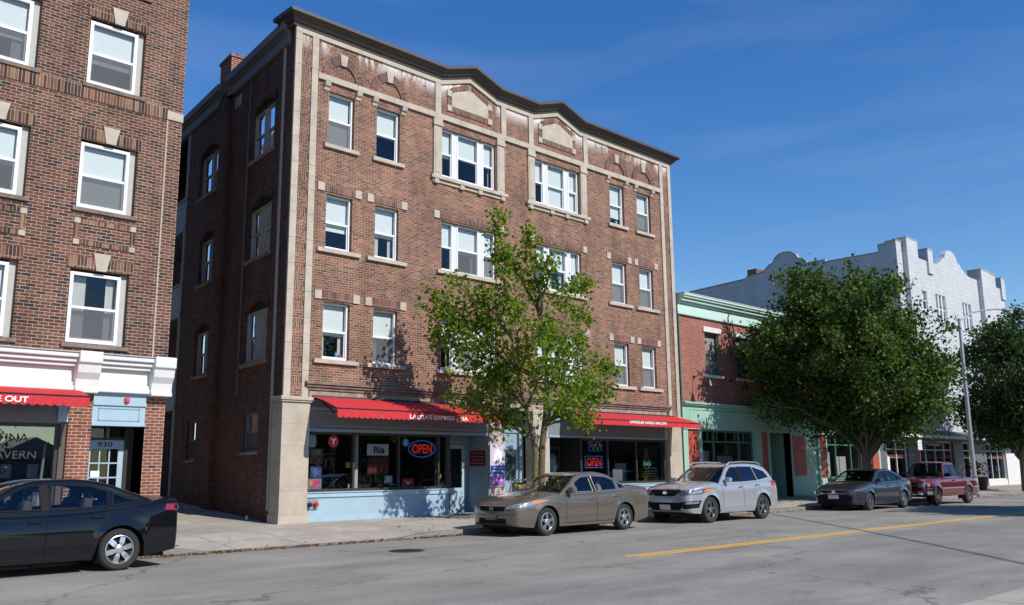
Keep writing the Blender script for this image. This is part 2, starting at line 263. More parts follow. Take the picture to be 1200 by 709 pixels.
# ------------------------------------------------------------------ mesh helpers
class MB:
    def __init__(s, xf=None): s.v = []; s.f = []; s.uv = []; s.xf = xf; s.sm = []
    def face(s, pts, uvs=None, smooth=False):
        P = [Vector(p) for p in pts]
        if uvs is None:
            n = Vector((0, 0, 0))
            for i in range(len(P)):
                a, b = P[i], P[(i+1) % len(P)]
                n.x += (a.y-b.y)*(a.z+b.z); n.y += (a.z-b.z)*(a.x+b.x); n.z += (a.x-b.x)*(a.y+b.y)
            ax, ay, az = abs(n.x), abs(n.y), abs(n.z)
            uvs = [(p.x, p.z) if ay >= ax and ay >= az else ((p.y, p.z) if ax >= az else (p.x, p.y)) for p in P]
        if s.xf: P = [s.xf(p) for p in P]
        b = len(s.v); s.v += [tuple(p) for p in P]; s.f.append(tuple(range(b, b+len(P)))); s.uv += uvs; s.sm.append(smooth)
        return s
    def box(s, x0, x1, y0, y1, z0, z1):
        x0, x1 = min(x0, x1), max(x0, x1); y0, y1 = min(y0, y1), max(y0, y1); z0, z1 = min(z0, z1), max(z0, z1)
        c = lambda i, j, k: ((x0, x1)[i], (y0, y1)[j], (z0, z1)[k])
        for q in (((0,0,0),(1,0,0),(1,0,1),(0,0,1)), ((1,1,0),(0,1,0),(0,1,1),(1,1,1)), ((0,1,0),(0,0,0),(0,0,1),(0,1,1)), ((1,0,0),(1,1,0),(1,1,1),(1,0,1)), ((0,0,1),(1,0,1),(1,1,1),(0,1,1)), ((0,1,0),(1,1,0),(1,0,0),(0,0,0))):
            s.face([c(*k) for k in q])
        return s
    def extrude(s, poly, axis, a, b):
        """poly in the two other axes; axis 'y': (x,z); 'x': (y,z); 'z': (x,y)"""
        g = {'y': lambda p, t: (p[0], t, p[1]), 'x': lambda p, t: (t, p[0], p[1]), 'z': lambda p, t: (p[0], p[1], t)}[axis]
        area = sum(poly[i][0]*poly[(i+1) % len(poly)][1]-poly[(i+1) % len(poly)][0]*poly[i][1] for i in range(len(poly)))
        if (area < 0) != (axis == 'y' and False): poly = poly[::-1] if area < 0 else poly
        f0 = [g(p, a) for p in poly]; f1 = [g(p, b) for p in poly]
        if axis == 'y': s.face(f0); s.face(f1[::-1])
        else: s.face(f0[::-1]); s.face(f1)
        n = len(poly)
        for i in range(n):
            j = (i+1) % n
            q = [f0[i], f0[j], f1[j], f1[i]]
            s.face(q[::-1] if axis == 'y' else q)
        return s
    def tube(s, pts, r, n=8, caps=True):
        P = [Vector(p) for p in pts]; rs = r if isinstance(r, (list, tuple)) else [r]*len(P); rings = []; prev = None
        for i, p in enumerate(P):
            d = (P[min(i+1, len(P)-1)]-P[max(i-1, 0)]); d = d.normalized() if d.length > 1e-9 else Vector((0, 0, 1))
            if prev is None: a = d.orthogonal().normalized()
            else:
                a = prev-d*prev.dot(d); a = a.normalized() if a.length > 1e-6 else d.orthogonal().normalized()
            prev = a; b = d.cross(a)
            rings.append([p+(a*math.cos(2*math.pi*k/n)+b*math.sin(2*math.pi*k/n))*rs[i] for k in range(n)])
        for i in range(len(rings)-1):
            for k in range(n):
                j = (k+1) % n; s.face([rings[i][k], rings[i][j], rings[i+1][j], rings[i+1][k]], smooth=True)
        if caps: s.face(rings[0][::-1]); s.face(rings[-1])
        return s
    def lathe(s, prof, o=(0, 0, 0), axis='z', n=24, smooth=True):
        """prof: (r, h) pairs"""
        o = Vector(o)
        def pt(r, h, k):
            c, q = r*math.cos(2*math.pi*k/n), r*math.sin(2*math.pi*k/n)
            return o+Vector({'z': (c, q, h), 'y': (c, h, -q), 'x': (h, c, q)}[axis])
        for i in range(len(prof)-1):
            for k in range(n):
                a, b = prof[i], prof[i+1]; q = [pt(*a, k), pt(*a, k+1), pt(*b, k+1), pt(*b, k)]
                if a[0] < 1e-6: q = [q[0], q[2], q[3]]
                elif b[0] < 1e-6: q = [q[0], q[1], q[2]]
                s.face(q, smooth=smooth)
        return s
    def sell(s, c, r, e=.5, nu=12, nv=8, rz=0.):
        """rounded box (superellipsoid)"""
        f = lambda t, p: math.copysign(abs(t)**p, t); ca, sa = math.cos(rz), math.sin(rz)
        def P(i, j):
            u = 2*math.pi*i/nu; v = math.pi*(j/nv-.5)
            x, y, z = r[0]*f(math.cos(v), e)*f(math.cos(u), e), r[1]*f(math.cos(v), e)*f(math.sin(u), e), r[2]*f(math.sin(v), e)
            return (c[0]+x*ca-z*sa, c[1]+y, c[2]+x*sa+z*ca)
        for i in range(nu):
            for j in range(nv):
                q = [P(i, j), P(i+1, j), P(i+1, j+1), P(i, j+1)]
                if j == 0: q = [q[0], q[2], q[3]]
                elif j == nv-1: q = q[:3]
                s.face(q, smooth=True)
        return s
    def build(s, name, m, parent=None, local=False, weld=False, bevel=0., auto=None):
        off = Vector((0, 0, 0))
        if parent is not None and not local:
            p = parent
            while p: off += p.location; p = p.parent
        me = bpy.data.meshes.new(name)
        me.from_pydata([(a-off.x, b-off.y, c-off.z) for a, b, c in s.v], [], s.f)
        u = me.uv_layers.new(name='UVMap')
        for i, q in enumerate(s.uv): u.data[i].uv = q
        for p, q in zip(me.polygons, s.sm): p.use_smooth = q
        if weld or bevel:
            bm = bmesh.new(); bm.from_mesh(me); bmesh.ops.remove_doubles(bm, verts=bm.verts, dist=1e-4)
            if auto is not None:
                for e in bm.edges: e.smooth = not (len(e.link_faces) == 2 and e.calc_face_angle(0) > auto)
            bm.to_mesh(me); bm.free()
        me.materials.append(m if not isinstance(m, str) else M[m]); me.update()
        o = bpy.data.objects.new(name, me); COL.objects.link(o)
        if parent is not None: o.parent = parent
        if bevel:
            b = o.modifiers.new('bevel', 'BEVEL'); b.width = bevel; b.segments = 2; b.limit_method = 'ANGLE'
        return o

def tag(o, label=None, cat=None, group=None, kind=None):
    if label: o['label'] = label
    if cat: o['category'] = cat
    if group: o['group'] = group
    if kind: o['kind'] = kind
    return o
def thing(name, loc, label, cat, group=None, rz=0.):
    o = bpy.data.objects.new(name, None); COL.objects.link(o); o.location = loc; o.rotation_euler = (0, 0, rz); o.empty_display_size = .3
    return tag(o, label, cat, group)
def kids(o): return [c for c in COL.objects if c.parent == o]
def copy_tree(o, parent=None):
    c = o.copy(); COL.objects.link(c)
    if parent: c.parent = parent
    for k in kids(o): copy_tree(k, c)
    return c
def text(name, body, x, y, z, h, m, parent=None, width=None, align='CENTER', face='front', depth=.006, shear=0., bold=0.):
    """flat lettering on a wall that faces -Y; (x, z) is the centre of the line"""
    cu = bpy.data.curves.new(name, 'FONT'); cu.body = body; cu.size = 1; cu.align_x = align; cu.align_y = 'CENTER'; cu.extrude = 0; cu.shear = shear; cu.offset = bold
    o = bpy.data.objects.new(name, cu); COL.objects.link(o); dg = bpy.context.evaluated_depsgraph_get(); dg.update()
    me = bpy.data.meshes.new_from_object(o.evaluated_get(dg)); COL.objects.unlink(o); bpy.data.objects.remove(o)
    xs = [v.co.x for v in me.vertices]; ys = [v.co.y for v in me.vertices]
    s = h/max(1e-6, max(ys)-min(ys)); sx = s if width is None else width/(max(xs)-min(xs)); cy = (max(ys)+min(ys))/2
    off = Vector((0, 0, 0)); p = parent
    while p: off += p.location; p = p.parent
    for v in me.vertices: v.co = Vector((x+v.co.x*sx, y, z+(v.co.y-cy)*s))-off
    me.materials.append(M[m] if isinstance(m, str) else m); ob = bpy.data.objects.new(name, me); COL.objects.link(ob)
    if parent: ob.parent = parent
    return ob

def wall_holes(mb, x0, x1, z0, z1, holes, y=0., depth=.14):
    """a wall in the plane y facing -Y with rectangular openings and their reveals"""
    xs = sorted({x0, x1, *[h[0] for h in holes], *[h[1] for h in holes]}); zs = sorted({z0, z1, *[h[2] for h in holes], *[h[3] for h in holes]})
    xs = [x for x in xs if x0 <= x <= x1]; zs = [z for z in zs if z0 <= z <= z1]
    for a, b in zip(xs, xs[1:]):
        for c, d in zip(zs, zs[1:]):
            mx_, mz_ = (a+b)/2, (c+d)/2
            if any(h[0] < mx_ < h[1] and h[2] < mz_ < h[3] for h in holes): continue
            mb.face([(a, y, c), (b, y, c), (b, y, d), (a, y, d)])
    for a, b, c, d in holes:
        e = y+depth
        mb.face([(a, y, c), (a, y, d), (a, e, d), (a, e, c)]); mb.face([(b, y, d), (b, y, c), (b, e, c), (b, e, d)])
        mb.face([(a, y, d), (b, y, d), (b, e, d), (a, e, d)]); mb.face([(b, y, c), (a, y, c), (a, e, c), (b, e, c)])
    return mb

def sash_window(parent, x0, x1, z0, z1, y, blind=.5, lower='screen', xf=None, frame='white', fw=.055, sub=None, mull='mullion', meet=.5, upper='blind', glass='pane', bars=False):
    """double-hung window (or a row of them: sub = list of (xa, xb)); frame face at y"""
    fr = MB(xf); gl = MB(xf); bl = MB(xf); lo = MB(xf); mu = []; curts = []
    cells = sub or [(x0, x1)]
    if sub:
        xs = [x0]+[c for ab in sub for c in ab]+[x1]
        for a, b in zip(xs[::2], xs[1::2]):
            if b-a > .02: mu.append((a, b))
    for ci, (a, b) in enumerate(cells):
        zm = z0+(z1-z0)*meet
        fr.box(a, a+fw, y, y+.1, z0, z1); fr.box(b-fw, b, y, y+.1, z0, z1); fr.box(a+fw, b-fw, y, y+.1, z0, z0+fw*1.2); fr.box(a+fw, b-fw, y, y+.1, z1-fw, z1)
        fr.box(a+fw, b-fw, y+.022, y+.085, zm-.03, zm+.03)
        for s_ in (a+fw, b-fw-.03): fr.box(s_, s_+.03, y+.04, y+.085, z0+fw*1.2, zm-.03)
        fr.box(a+fw+.03, b-fw-.03, y+.04, y+.085, z0+fw*1.2, z0+fw*1.2+.035)
        gl.face([(a+fw, y+.05, zm), (b-fw, y+.05, zm), (b-fw, y+.05, z1-fw), (a+fw, y+.05, z1-fw)])
        gl.face([(a+fw, y+.065, z0+fw), (b-fw, y+.065, z0+fw), (b-fw, y+.065, zm), (a+fw, y+.065, zm)])
        bf = blind[ci] if isinstance(blind, (list, tuple)) else blind
        zb = z1-(z1-z0)*bf
        if bf > 0: bl.box(a+fw, b-fw, y+.13, y+.14, zb, z1-fw*.5)
        if bf > 0 and bf < .97: fr.box(a+fw, b-fw, y+.125, y+.145, zb-.03, zb)
        hsh = (int(abs(a)*37+z0*11+ci*5)) % 5
        if bf < .9 and hsh < 3:      # pale side curtains added to lighten the dark panes
            cw = (b-a-2*fw)*(.2, .34, .46)[hsh]; cu_ = MB(xf)
            for e0, e1 in ((a+fw, a+fw+cw), (b-fw-cw*(.6 if hsh else 1), b-fw)):
                nf = max(4, int((e1-e0)/.04))
                for k in range(nf):
                    g0, g1 = e0+(e1-e0)*k/nf, e0+(e1-e0)*(k+1)/nf; d0, d1 = .175+.015*(k % 2), .175+.015*((k+1) % 2)
                    cu_.face([(g0, y+d0, z0+.03), (g1, y+d1, z0+.03), (g1, y+d1, z1-.05), (g0, y+d0, z1-.05)], smooth=True)
            curts.append(cu_)
        lw = lower[ci] if isinstance(lower, (list, tuple)) else lower
        if lw == 'screen': lo.face([(a+fw, y+.03, z0+fw), (b-fw, y+.03, z0+fw), (b-fw, y+.03, zm-.03), (a+fw, y+.03, zm-.03)])
    w_ = fr.build('window', frame, parent)
    gl.build('pane', glass, w_)
    for a, b in mu: MB(xf).box(a, b, y+.012, y+.12, z0, z1).build('mullion', mull, w_)
    for cu_ in curts: cu_.build('curtain', 'sheer', w_)
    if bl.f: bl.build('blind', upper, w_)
    if lo.f: lo.build('insect_screen', 'screen', w_)
    return w_
def seethru(name, col, op):
    m = bpy.data.materials.new(name); m.use_nodes = True; t = m.node_tree; t.nodes.clear(); N = t.nodes.new; l = t.links
    o = N('ShaderNodeOutputMaterial'); mix = N('ShaderNodeMixShader'); tr = N('ShaderNodeBsdfTransparent'); d = N('ShaderNodeBsdfDiffuse'); d.inputs['Color'].default_value = (*col, 1)
    mix.inputs['Fac'].default_value = op; l.new(tr.outputs[0], mix.inputs[1]); l.new(d.outputs[0], mix.inputs[2]); l.new(mix.outputs[0], o.inputs['Surface']); return m
M['screen'] = seethru('grey insect screen', (.15, .16, .17), .6)

# ------------------------------------------------------------------ the ground
KY = lambda x: -4.0-.022*(x+4)              # near edge of the pavement
YL = lambda x: -10.6-.018*(x-1)             # yellow line
FY = lambda x: KY(x)-13.3                   # kerb on the far (camera) side
tag(MB().face([(-400, -400, -.32), (600, -400, -.32), (600, 600, -.32), (-400, 600, -.32)]).build('ground', 'earth'), kind='structure')
rd = MB(); xs = list(range(-60, 261, 4))
for a, b in zip(xs, xs[1:]):
    rd.face([(a, FY(a), -.25), (b, FY(b), -.25), (b, KY(b)+.3, -.25), (a, KY(a)+.3, -.25)])
tag(rd.build('road', 'asphalt'), kind='structure')
def ktop(x):
    def ss(a, b, t): t = max(0, min(1, (t-a)/(b-a))); return t*t*(3-2*t)
    return -.12-.10*(ss(-4.4, -3.5, x)-ss(.6, 1.9, x))
pv = MB(); kb = MB(); xs = [-60, -40, -20, -12, -8, -6, -5]+[-4.6+.25*i for i in range(28)]+[3, 5, 8, 12, 16, 20, 25, 30, 36, 42, 50, 60, 80, 120, 200, 260]
for a, b in zip(xs, xs[1:]):
    for (ta, tb) in ((0, .6), (.6, 1)):
        def P(x, t):
            y0 = KY(x)+.16; y = .6*(1-t)+y0*t; z = -.02*t if t < .61 else ktop(x)-.002
            return (x, y, (0 if t < .01 else (-.055 if t < .9 else ktop(x)-.002)))
        pv.face([P(a, tb), P(b, tb), P(b, ta), P(a, ta)])
    ka, kb_ = ktop(a), ktop(b)
    kb.face([(a, KY(a)+.01, ka), (b, KY(b)+.01, kb_), (b, KY(b)+.17, kb_), (a, KY(a)+.17, ka)])
    kb.face([(a, KY(a)-.01, -.26), (b, KY(b)-.01, -.26), (b, KY(b)+.01, kb_), (a, KY(a)+.01, ka)])
tag(pv.build('pavement', 'concrete'), kind='structure'); tag(kb.build('kerb', 'kerb'), kind='structure')
al = MB(); TH = math.tan(R(6.5))
for i in range(12):
    a, b = .6+i*2, .6+(i+1)*2
    al.face([(-3.3, a, (a-.6)*.05+.002), (a*TH+.3, a, (a-.6)*.05+.002), (b*TH+.3, b, (b-.6)*.05+.002), (-3.3, b, (b-.6)*.05+.002)])
tag(al.build('alley_ground', 'concrete'), kind='structure')
fs = MB()
for a, b in zip(range(-60, 200, 10), range(-50, 210, 10)):
    fs.face([(a, FY(a)-30, -.1), (b, FY(b)-30, -.1), (b, FY(b), -.12), (a, FY(a), -.12)]); fs.face([(a, FY(a), -.12), (b, FY(b), -.12), (b, FY(b), -.26), (a, FY(a), -.26)])
tag(fs.build('far_pavement', 'concrete'), kind='structure')
for sgn in (0, 1):
    yl = MB(); xs = [.85+.12*sgn+i*2.5 for i in range(60)]
    for a, b in zip(xs, xs[1:]):
        o_ = -.2*sgn
        yl.face([(a, YL(a)-.065+o_, -.246), (b, YL(b)-.065+o_, -.246), (b, YL(b)+.065+o_, -.246), (a, YL(a)+.065+o_, -.246)])
    tag(yl.build('road_marking', 'yellow'), kind='structure')
mh = MB(); mh.lathe([(0, .006), (.3, .006), (.3, .010), (.34, .010), (.36, 0)], (-.94, -6.62, -.249), n=32)
for k in range(-3, 4): mh.box(-.94+k*.075-.015, -.94+k*.075+.015, -6.86, -6.38, -.243, -.238)
tag(mh.build('manhole_cover', 'iron'), 'round dark cast iron manhole cover in the road', 'manhole cover')
random.seed(4)
lt = MB()
for i in range(2600):
    x = random.choice([random.uniform(-7, 16), random.uniform(-6, 3.5), random.uniform(10, 45)]); d = abs(random.gauss(0, .1)); y = KY(x)-.03-d; z = -.245+random.random()*.03*(1 if d < .1 else .2)
    if random.random() < .13: y = KY(x)+random.uniform(.2, 3.6); z = ktop(x)*max(0, min(1, (.6-y)/(.6-KY(x))))+.012
    a = random.uniform(0, 6.28); s_ = random.uniform(.02, .05); u = Vector((math.cos(a), math.sin(a), random.uniform(-.4, .4)))*s_; v = Vector((-math.sin(a), math.cos(a), random.uniform(-.4, .4)))*s_*.6
    c = Vector((x, y, z+.008)); lt.face([c-u, c+v, c+u, c-v])
tag(lt.build('fallen_leaves', 'litter'), 'brown dry leaves scattered along the gutter', 'leaves', kind='stuff')

# ------------------------------------------------------------------ main brick apartment block with two shops
B = thing('apartment_building', (0, 0, 0), 'four-storey variegated brick apartment block with stone trim and twin gabled parapet', 'building')
W = 17.55
SW = lambda p: Vector((p[0]*math.cos(R(6.5))+0, 0, p[2])) if False else Vector((0, 0, 0))
c65, s65 = math.cos(R(6.5)), math.sin(R(6.5))
def SIDE(p):     # local (s along the alley wall, depth into the building, z)
    s_, d, z = p; return Vector((s_*s65+d*c65, s_*c65-d*s65, z))
SING = [(1.15, 2.02), (2.82, 3.68), (13.65, 14.51), (15.31, 16.18)]
TRIP = [(5.35, 7.69), (9.57, 11.91)]
FL = [(4.31, 5.92), (7.42, 9.02), (10.48, 12.1)]
holes = [(a, b, z0, z1) for a, b in SING for z0, z1 in FL]+[(a, b, z0, z1) for a, b in TRIP for z0, z1 in FL]
def TOP(x):
    z = 13.72
    for c in (6.52, 10.74):
        d = abs(x-c); z = max(z, 14.12-.34*d if d < 1.22 else 13.72)
    return z
fw = MB(); wall_holes(fw, 0, W, 3.2, 13.6, holes, 0, .16)
gx = sorted({0, W, 5.31, 6.52, 7.73, 9.53, 10.74, 11.95})
for a, b in zip(gx, gx[1:]): fw.face([(a, 0, 13.6), (b, 0, 13.6), (b, 0, TOP(b)), (a, 0, TOP(a))])
fw.build('front_wall', 'brick_main', B)
# alley wall, rear, right side, roof
SH = [(1.25, 3.0, 4.35, 6.1), (1.25, 3.0, 7.42, 9.2), (1.3, 3.05, 10.5, 12.25), (5.66, 7.35, 4.37, 6.05), (5.64, 7.36, 7.42, 9.15), (5.72, 7.75, 10.5, 12.2), (1.6, 2.7, 1.85, 2.95), (6.75, 7.6, 1.7, 2.95)]
sw = MB(SIDE)
class _flip: pass
def side_wall():
    xs = sorted({.02, 8.9, *[h[0] for h in SH], *[h[1] for h in SH]}); zs = sorted({-.1, 13.9, *[h[2] for h in SH], *[h[3] for h in SH]})
    for a, b in zip(xs, xs[1:]):
        for c, d in zip(zs, zs[1:]):
            if any(h[0] < (a+b)/2 < h[1] and h[2] < (c+d)/2 < h[3] for h in SH): continue
            sw.face([(b, 0, c), (a, 0, c), (a, 0, d), (b, 0, d)])
    for a, b, c, d in SH:
        e = .14
        sw.face([(a, 0, c), (a, e, c), (a, e, d), (a, 0, d)]); sw.face([(b, 0, c), (b, 0, d), (b, e, d), (b, e, c)]); sw.face([(a, 0, d), (a, e, d), (b, e, d), (b, 0, d)]); sw.face([(a, 0, c), (b, 0, c), (b, e, c), (a, e, c)])
    # rear corner returns into the porches
    sw.face([(8.9, 0, -.1), (8.9, 0, 13.9), (8.9, 2.0, 13.9), (8.9, 2.0, -.1)]); sw.face([(8.9, 2.0, -.1), (8.9, 2, 13.9), (18, 2, 13.9), (18, 2, -.1)])
side_wall(); sw.build('side_wall', 'brick_side_shaded', B)
rw = MB(); rw.face([(W, 0, -.1), (W, 18, -.1), (W, 18, 13.9), (W, 0, 13.9)]); rw.face([(W, 18, -.1), (2, 18, -.1), (2, 18, 13.9), (W, 18, 13.9)]); rw.build('rear_wall', 'brick_side_shaded', B)
rf = MB(); rf.face([(.1, .3, 13.5), (W-.05, .3, 13.5), (W-.05, 18, 13.5), (2.1, 18, 13.5)]); rf.face([(0, .3, 13.5), (W, .3, 13.5), (W, .3, 13.9), (0, .3, 13.9)]); rf.build('roof', 'dark', B)
fl = MB()   # rooms behind the windows
for z in (3.55, 6.75, 9.85, 13.0): fl.face([(.3, .3, z), (W-.1, .3, z), (W-.1, 3.2, z), (.6, 3.2, z)])
fl.face([(.3, 3.2, 3.5), (W, 3.2, 3.5), (W, 3.2, 13.2), (.3, 3.2, 13.2)])
for x in (2.4, 4.5, 8.65, 12.8, 14.9): fl.face([(x, .2, 3.5), (x, 3.2, 3.5), (x, 3.2, 13.2), (x, .2, 13.2)])
fl.face([SIDE((.3, 2.2, 3.5)), SIDE((8.8, 2.2, 3.5)), SIDE((8.8, 2.2, 13.2)), SIDE((.3, 2.2, 13.2))])
fl.face([SIDE((.3, .6, .4)), SIDE((8.8, .6, .4)), SIDE((8.8, .6, 3.4)), SIDE((.3, .6, 3.4))])
fl.build('room_interior', 'dim', B)
# corner strips and panels
for x0 in (0, W-.72):
    q = MB()
    for k in range(15):
        z = 3.24+.72*k
        for a, b in ((x0-.012, x0+.19), (x0+.53, x0+.732)): q.box(a, b, -.05, .02, z+.004, min(z+.716, 13.75))
    q.build('stone_strip', 'stone', B)
    q = MB()
    for k in range(20):
        z = 3.26+.52*k
        q.face([(x0+.19, -.012, z), (x0+.53, -.012, z), (x0+.53, -.012, z+.25), (x0+.19, -.012, z+.25)]); q.face([(x0+.19, -.012, z+.25), (x0+.53, -.012, z+.25), (x0+.53, -.012, z+.52), (x0+.19, -.012, z+.52)], [(0, 0), (0, .34), (.27, .34), (.27, 0)])
    q.build('corner_panel', 'brick_main', B, weld=True)
q = MB(SIDE); q.box(.62, .74, -.03, .02, .3, 13.4); q.build('side_strip', 'jamb', B)
# stone pier at the corners, pavement level
def pier(name, x0, x1, y0, y1, top=3.1, m='limestone', base=True, capd=.05):
    p = MB()
    nb = 5
    for k in range(nb):
        z0 = .24+(top-.24)*k/nb; z1 = .24+(top-.24)*(k+1)/nb-.006
        p.box(x0, x1, y0, y1, z0, z1)
    p.box(x0+.006, x1-.006, y0+.006, y1, -.1, top-.01)
    if base:
        p.box(x0-.03, x1+.03, y0-.04, y1, -.15, .2); p.box(x0-.02, x1+.02, y0-.025, y1, .2, .235)
    o = p.build(name, m, B, bevel=.008)
    c = MB(); c.box(x0-capd, x1+capd, y0-capd, y1, top, top+.05); c.box(x0-capd*1.7, x1+capd*1.7, y0-capd*1.7, y1, top+.05, top+.15); c.build('capital', m, o, bevel=.015)
    return o
pier('corner_pier', -.05, .78, -.1, .42)
pier('stone_pier', W-.83, W-.02, -.08, .4)
pier('stone_pier', 7.33, 7.96, -.03, .35, capd=.02); pier('stone_pier', 9.28, 10.0, -.03, .35, capd=.02)
# 4th floor band, arches, keystones, corbels, panels
b4 = MB()
for k in range(12):
    a = .735+k*(W-1.47)/12; b4.box(a+.003, a+(W-1.47)/12-.003, -.075, .02, 12.35, 12.53)
b4.build('stone_band', 'stone', B, bevel=.01)
for a, b in SING:
    c = (a+b)/2; q = MB(); n = 18
    for k in range(n):
        t0, t1 = math.pi*k/n, math.pi*(k+1)/n
        P = lambda r, t, y: (c+r*math.cos(t), y, 12.53+r*math.sin(t)*1.05)
        uv = [(t0*.6, 0), (t0*.6, .21), (t1*.6, .21), (t1*.6, 0)]
        q.face([P(.44, t0, -.045), P(.70, t0, -.045), P(.70, t1, -.045), P(.44, t1, -.045)], uv)
        q.face([P(.44, t0, .02), P(.44, t0, -.045), P(.44, t1, -.045), P(.44, t1, .02)], uv); q.face([P(.70, t0, -.045), P(.70, t0, .02), P(.70, t1, .02), P(.70, t1, -.045)], uv)
    q.build('brick_arch', 'soldier_main', B)
    q = MB(); q.extrude([(c-.09, 12.97), (c+.09, 12.97), (c+.14, 13.31), (c-.14, 13.31)], 'y', -.07, .02); q.build('keystone', 'stone', B)
    for x in (a-.2, b+.02):
        q = MB(); q.extrude([(-.14, 12.348), (.02, 12.348), (.02, 12.08), (-.03, 12.08), (-.05, 12.16), (-.1, 12.2)], 'x', x, x+.18); q.build('corbel', 'stone', B)
for ti, (a, b) in enumerate(TRIP):
    c = (a+b)/2
    for x in (a-.37, b+.03):   # flanking pilasters
        q = MB(); q.box(x, x+.33, -.06, .02, 10.44, 12.1); q.box(x-.03, x+.36, -.1, .02, 12.1, 12.22); q.box(x-.015, x+.345, -.08, .02, 12.22, 12.349); q.box(x+.06, x+.27, -.075, .0, 10.55, 12.0); q.build('stone_pilaster', 'stone', B, bevel=.008)
    q = MB(); q.box(a-.48, b+.48, -.12, .1, 10.33, 10.44)
    for x in (a-.36, a+.7, b-.85, b+.18): q.box(x, x+.18, -.1, .02, 10.18, 10.33)
    q.box(a-.40, b+.40, -.05, .02, 10.22, 10.33); q.build('stone_sill', 'stone', B, bevel=.008)
    cx = 6.52 if ti == 0 else 10.74
    for x in (5.04, 7.93) if ti == 0 else (9.26, 12.15):
        q = MB(); q.box(x, x+.23, -.05, .02, 12.535, 13.57); q.build('stone_strip', 'stone', B)
    q = MB(); q.extrude([(cx-.8, 12.92), (cx+.8, 12.92), (cx+.8, 13.36), (cx+.12, 13.66), (cx-.12, 13.66), (cx-.8, 13.36)], 'y', -.045, .02); q.build('gable_panel', 'stone', B)
    q = MB(); q.box(cx-.78, cx+.78, -.03, .02, 12.74, 12.915); q.build('panel_brick_border', 'soldier_main', B)
    for sx in (-1, 1):
        q = MB(); P_ = [(cx+sx*.83, 13.39), (cx+sx*.13, 13.70), (cx+sx*.13, 13.86), (cx+sx*.83, 13.56)]
        q.face([(x_, -.03, z_) for x_, z_ in P_], [(0, 0), (.76, 0), (.76, .2), (0, .2)]); q.build('panel_brick_border', 'soldier_main', B)
        q = MB(); q.box(cx+sx*.81, cx+sx*.97, -.03, .02, 12.95, 13.25); q.build('panel_brick_border', 'soldier_main', B)
        for z_ in (12.74, 13.25):
            q = MB(); q.box(cx+sx*.79, cx+sx*.98, -.05, .02, z_, z_+.2); q.build('panel_corner_block', 'stone', B)
# lintels and sills
LW = {('a', 2): [.9, .4], ('x', 0): []}
def lintel(a, b, z, h=.235, ex=.3):
    q = MB(); q.box(a-ex+.17, b+ex-.17, -.025, .02, z, z+h); q.build('brick_lintel', 'soldier_main', B)
    for x_ in (a-ex, b+ex-.22): MB().box(x_, x_+.22, -.04, .02, z-.002, z+h+.01).build('lintel_block', 'stone', B, bevel=.006)
for fi, (z0, z1) in enumerate(FL):
    for a, b in SING:
        ex = .15 if fi == 2 else .28
        q = MB(); q.box(a-ex, b+ex, -.09, .12, z0-.115, z0); q.build('stone_sill', 'stone', B, bevel=.006)
        if fi < 2: lintel(a, b, z1+.05)
    if fi < 2:
        for a, b in TRIP:
            q = MB(); q.box(a-.2, b+.2, -.09, .12, z0-.115, z0); q.build('stone_sill', 'stone', B, bevel=.006); lintel(a, b, z1+.05, ex=.32)
# front windows:   blind drop per floor (2nd, 3rd, 4th), lower sash
SPEC = [[(.55, 0), (.62, 0), (1, 's')], [(.5, 's'), (.55, 0), (.5, 0)], [(1, 's'), (1, 's'), (.78, 0)], [(1, 's'), (1, 's'), (.85, 's')]]
for i, (a, b) in enumerate(SING):
    for fi, (z0, z1) in enumerate(FL):
        bl, lo = SPEC[i][fi]; sash_window(B, a+.004, b-.004, z0+.004, z1-.004, .1, bl, 'screen' if lo else '')
TS = [[([.52, 1, 1], ['', 'screen', '']), ([.5, .55, 1], ['', 'screen', 'screen']), ([.55, .5, .5], ['', '', ''])], [([1, .5, 1], ['screen', '', 'screen']), ([.5, .52, .5], ['screen', '', 'screen']), ([.5, .95, .95], ['', '', ''])]]
for i, (a, b) in enumerate(TRIP):
    w3 = .56; g = .17; m0 = a+.004
    sub = [(m0, m0+w3-.03), (m0+w3+g-.04, b-w3-g+.03), (b-w3+.03, b-.004)]
    for fi, (z0, z1) in enumerate(FL):
        bl, lo = TS[i][fi]; sash_window(B, a+.004, b-.004, z0+.004, z1-.004, .09, bl, lo, sub=sub)
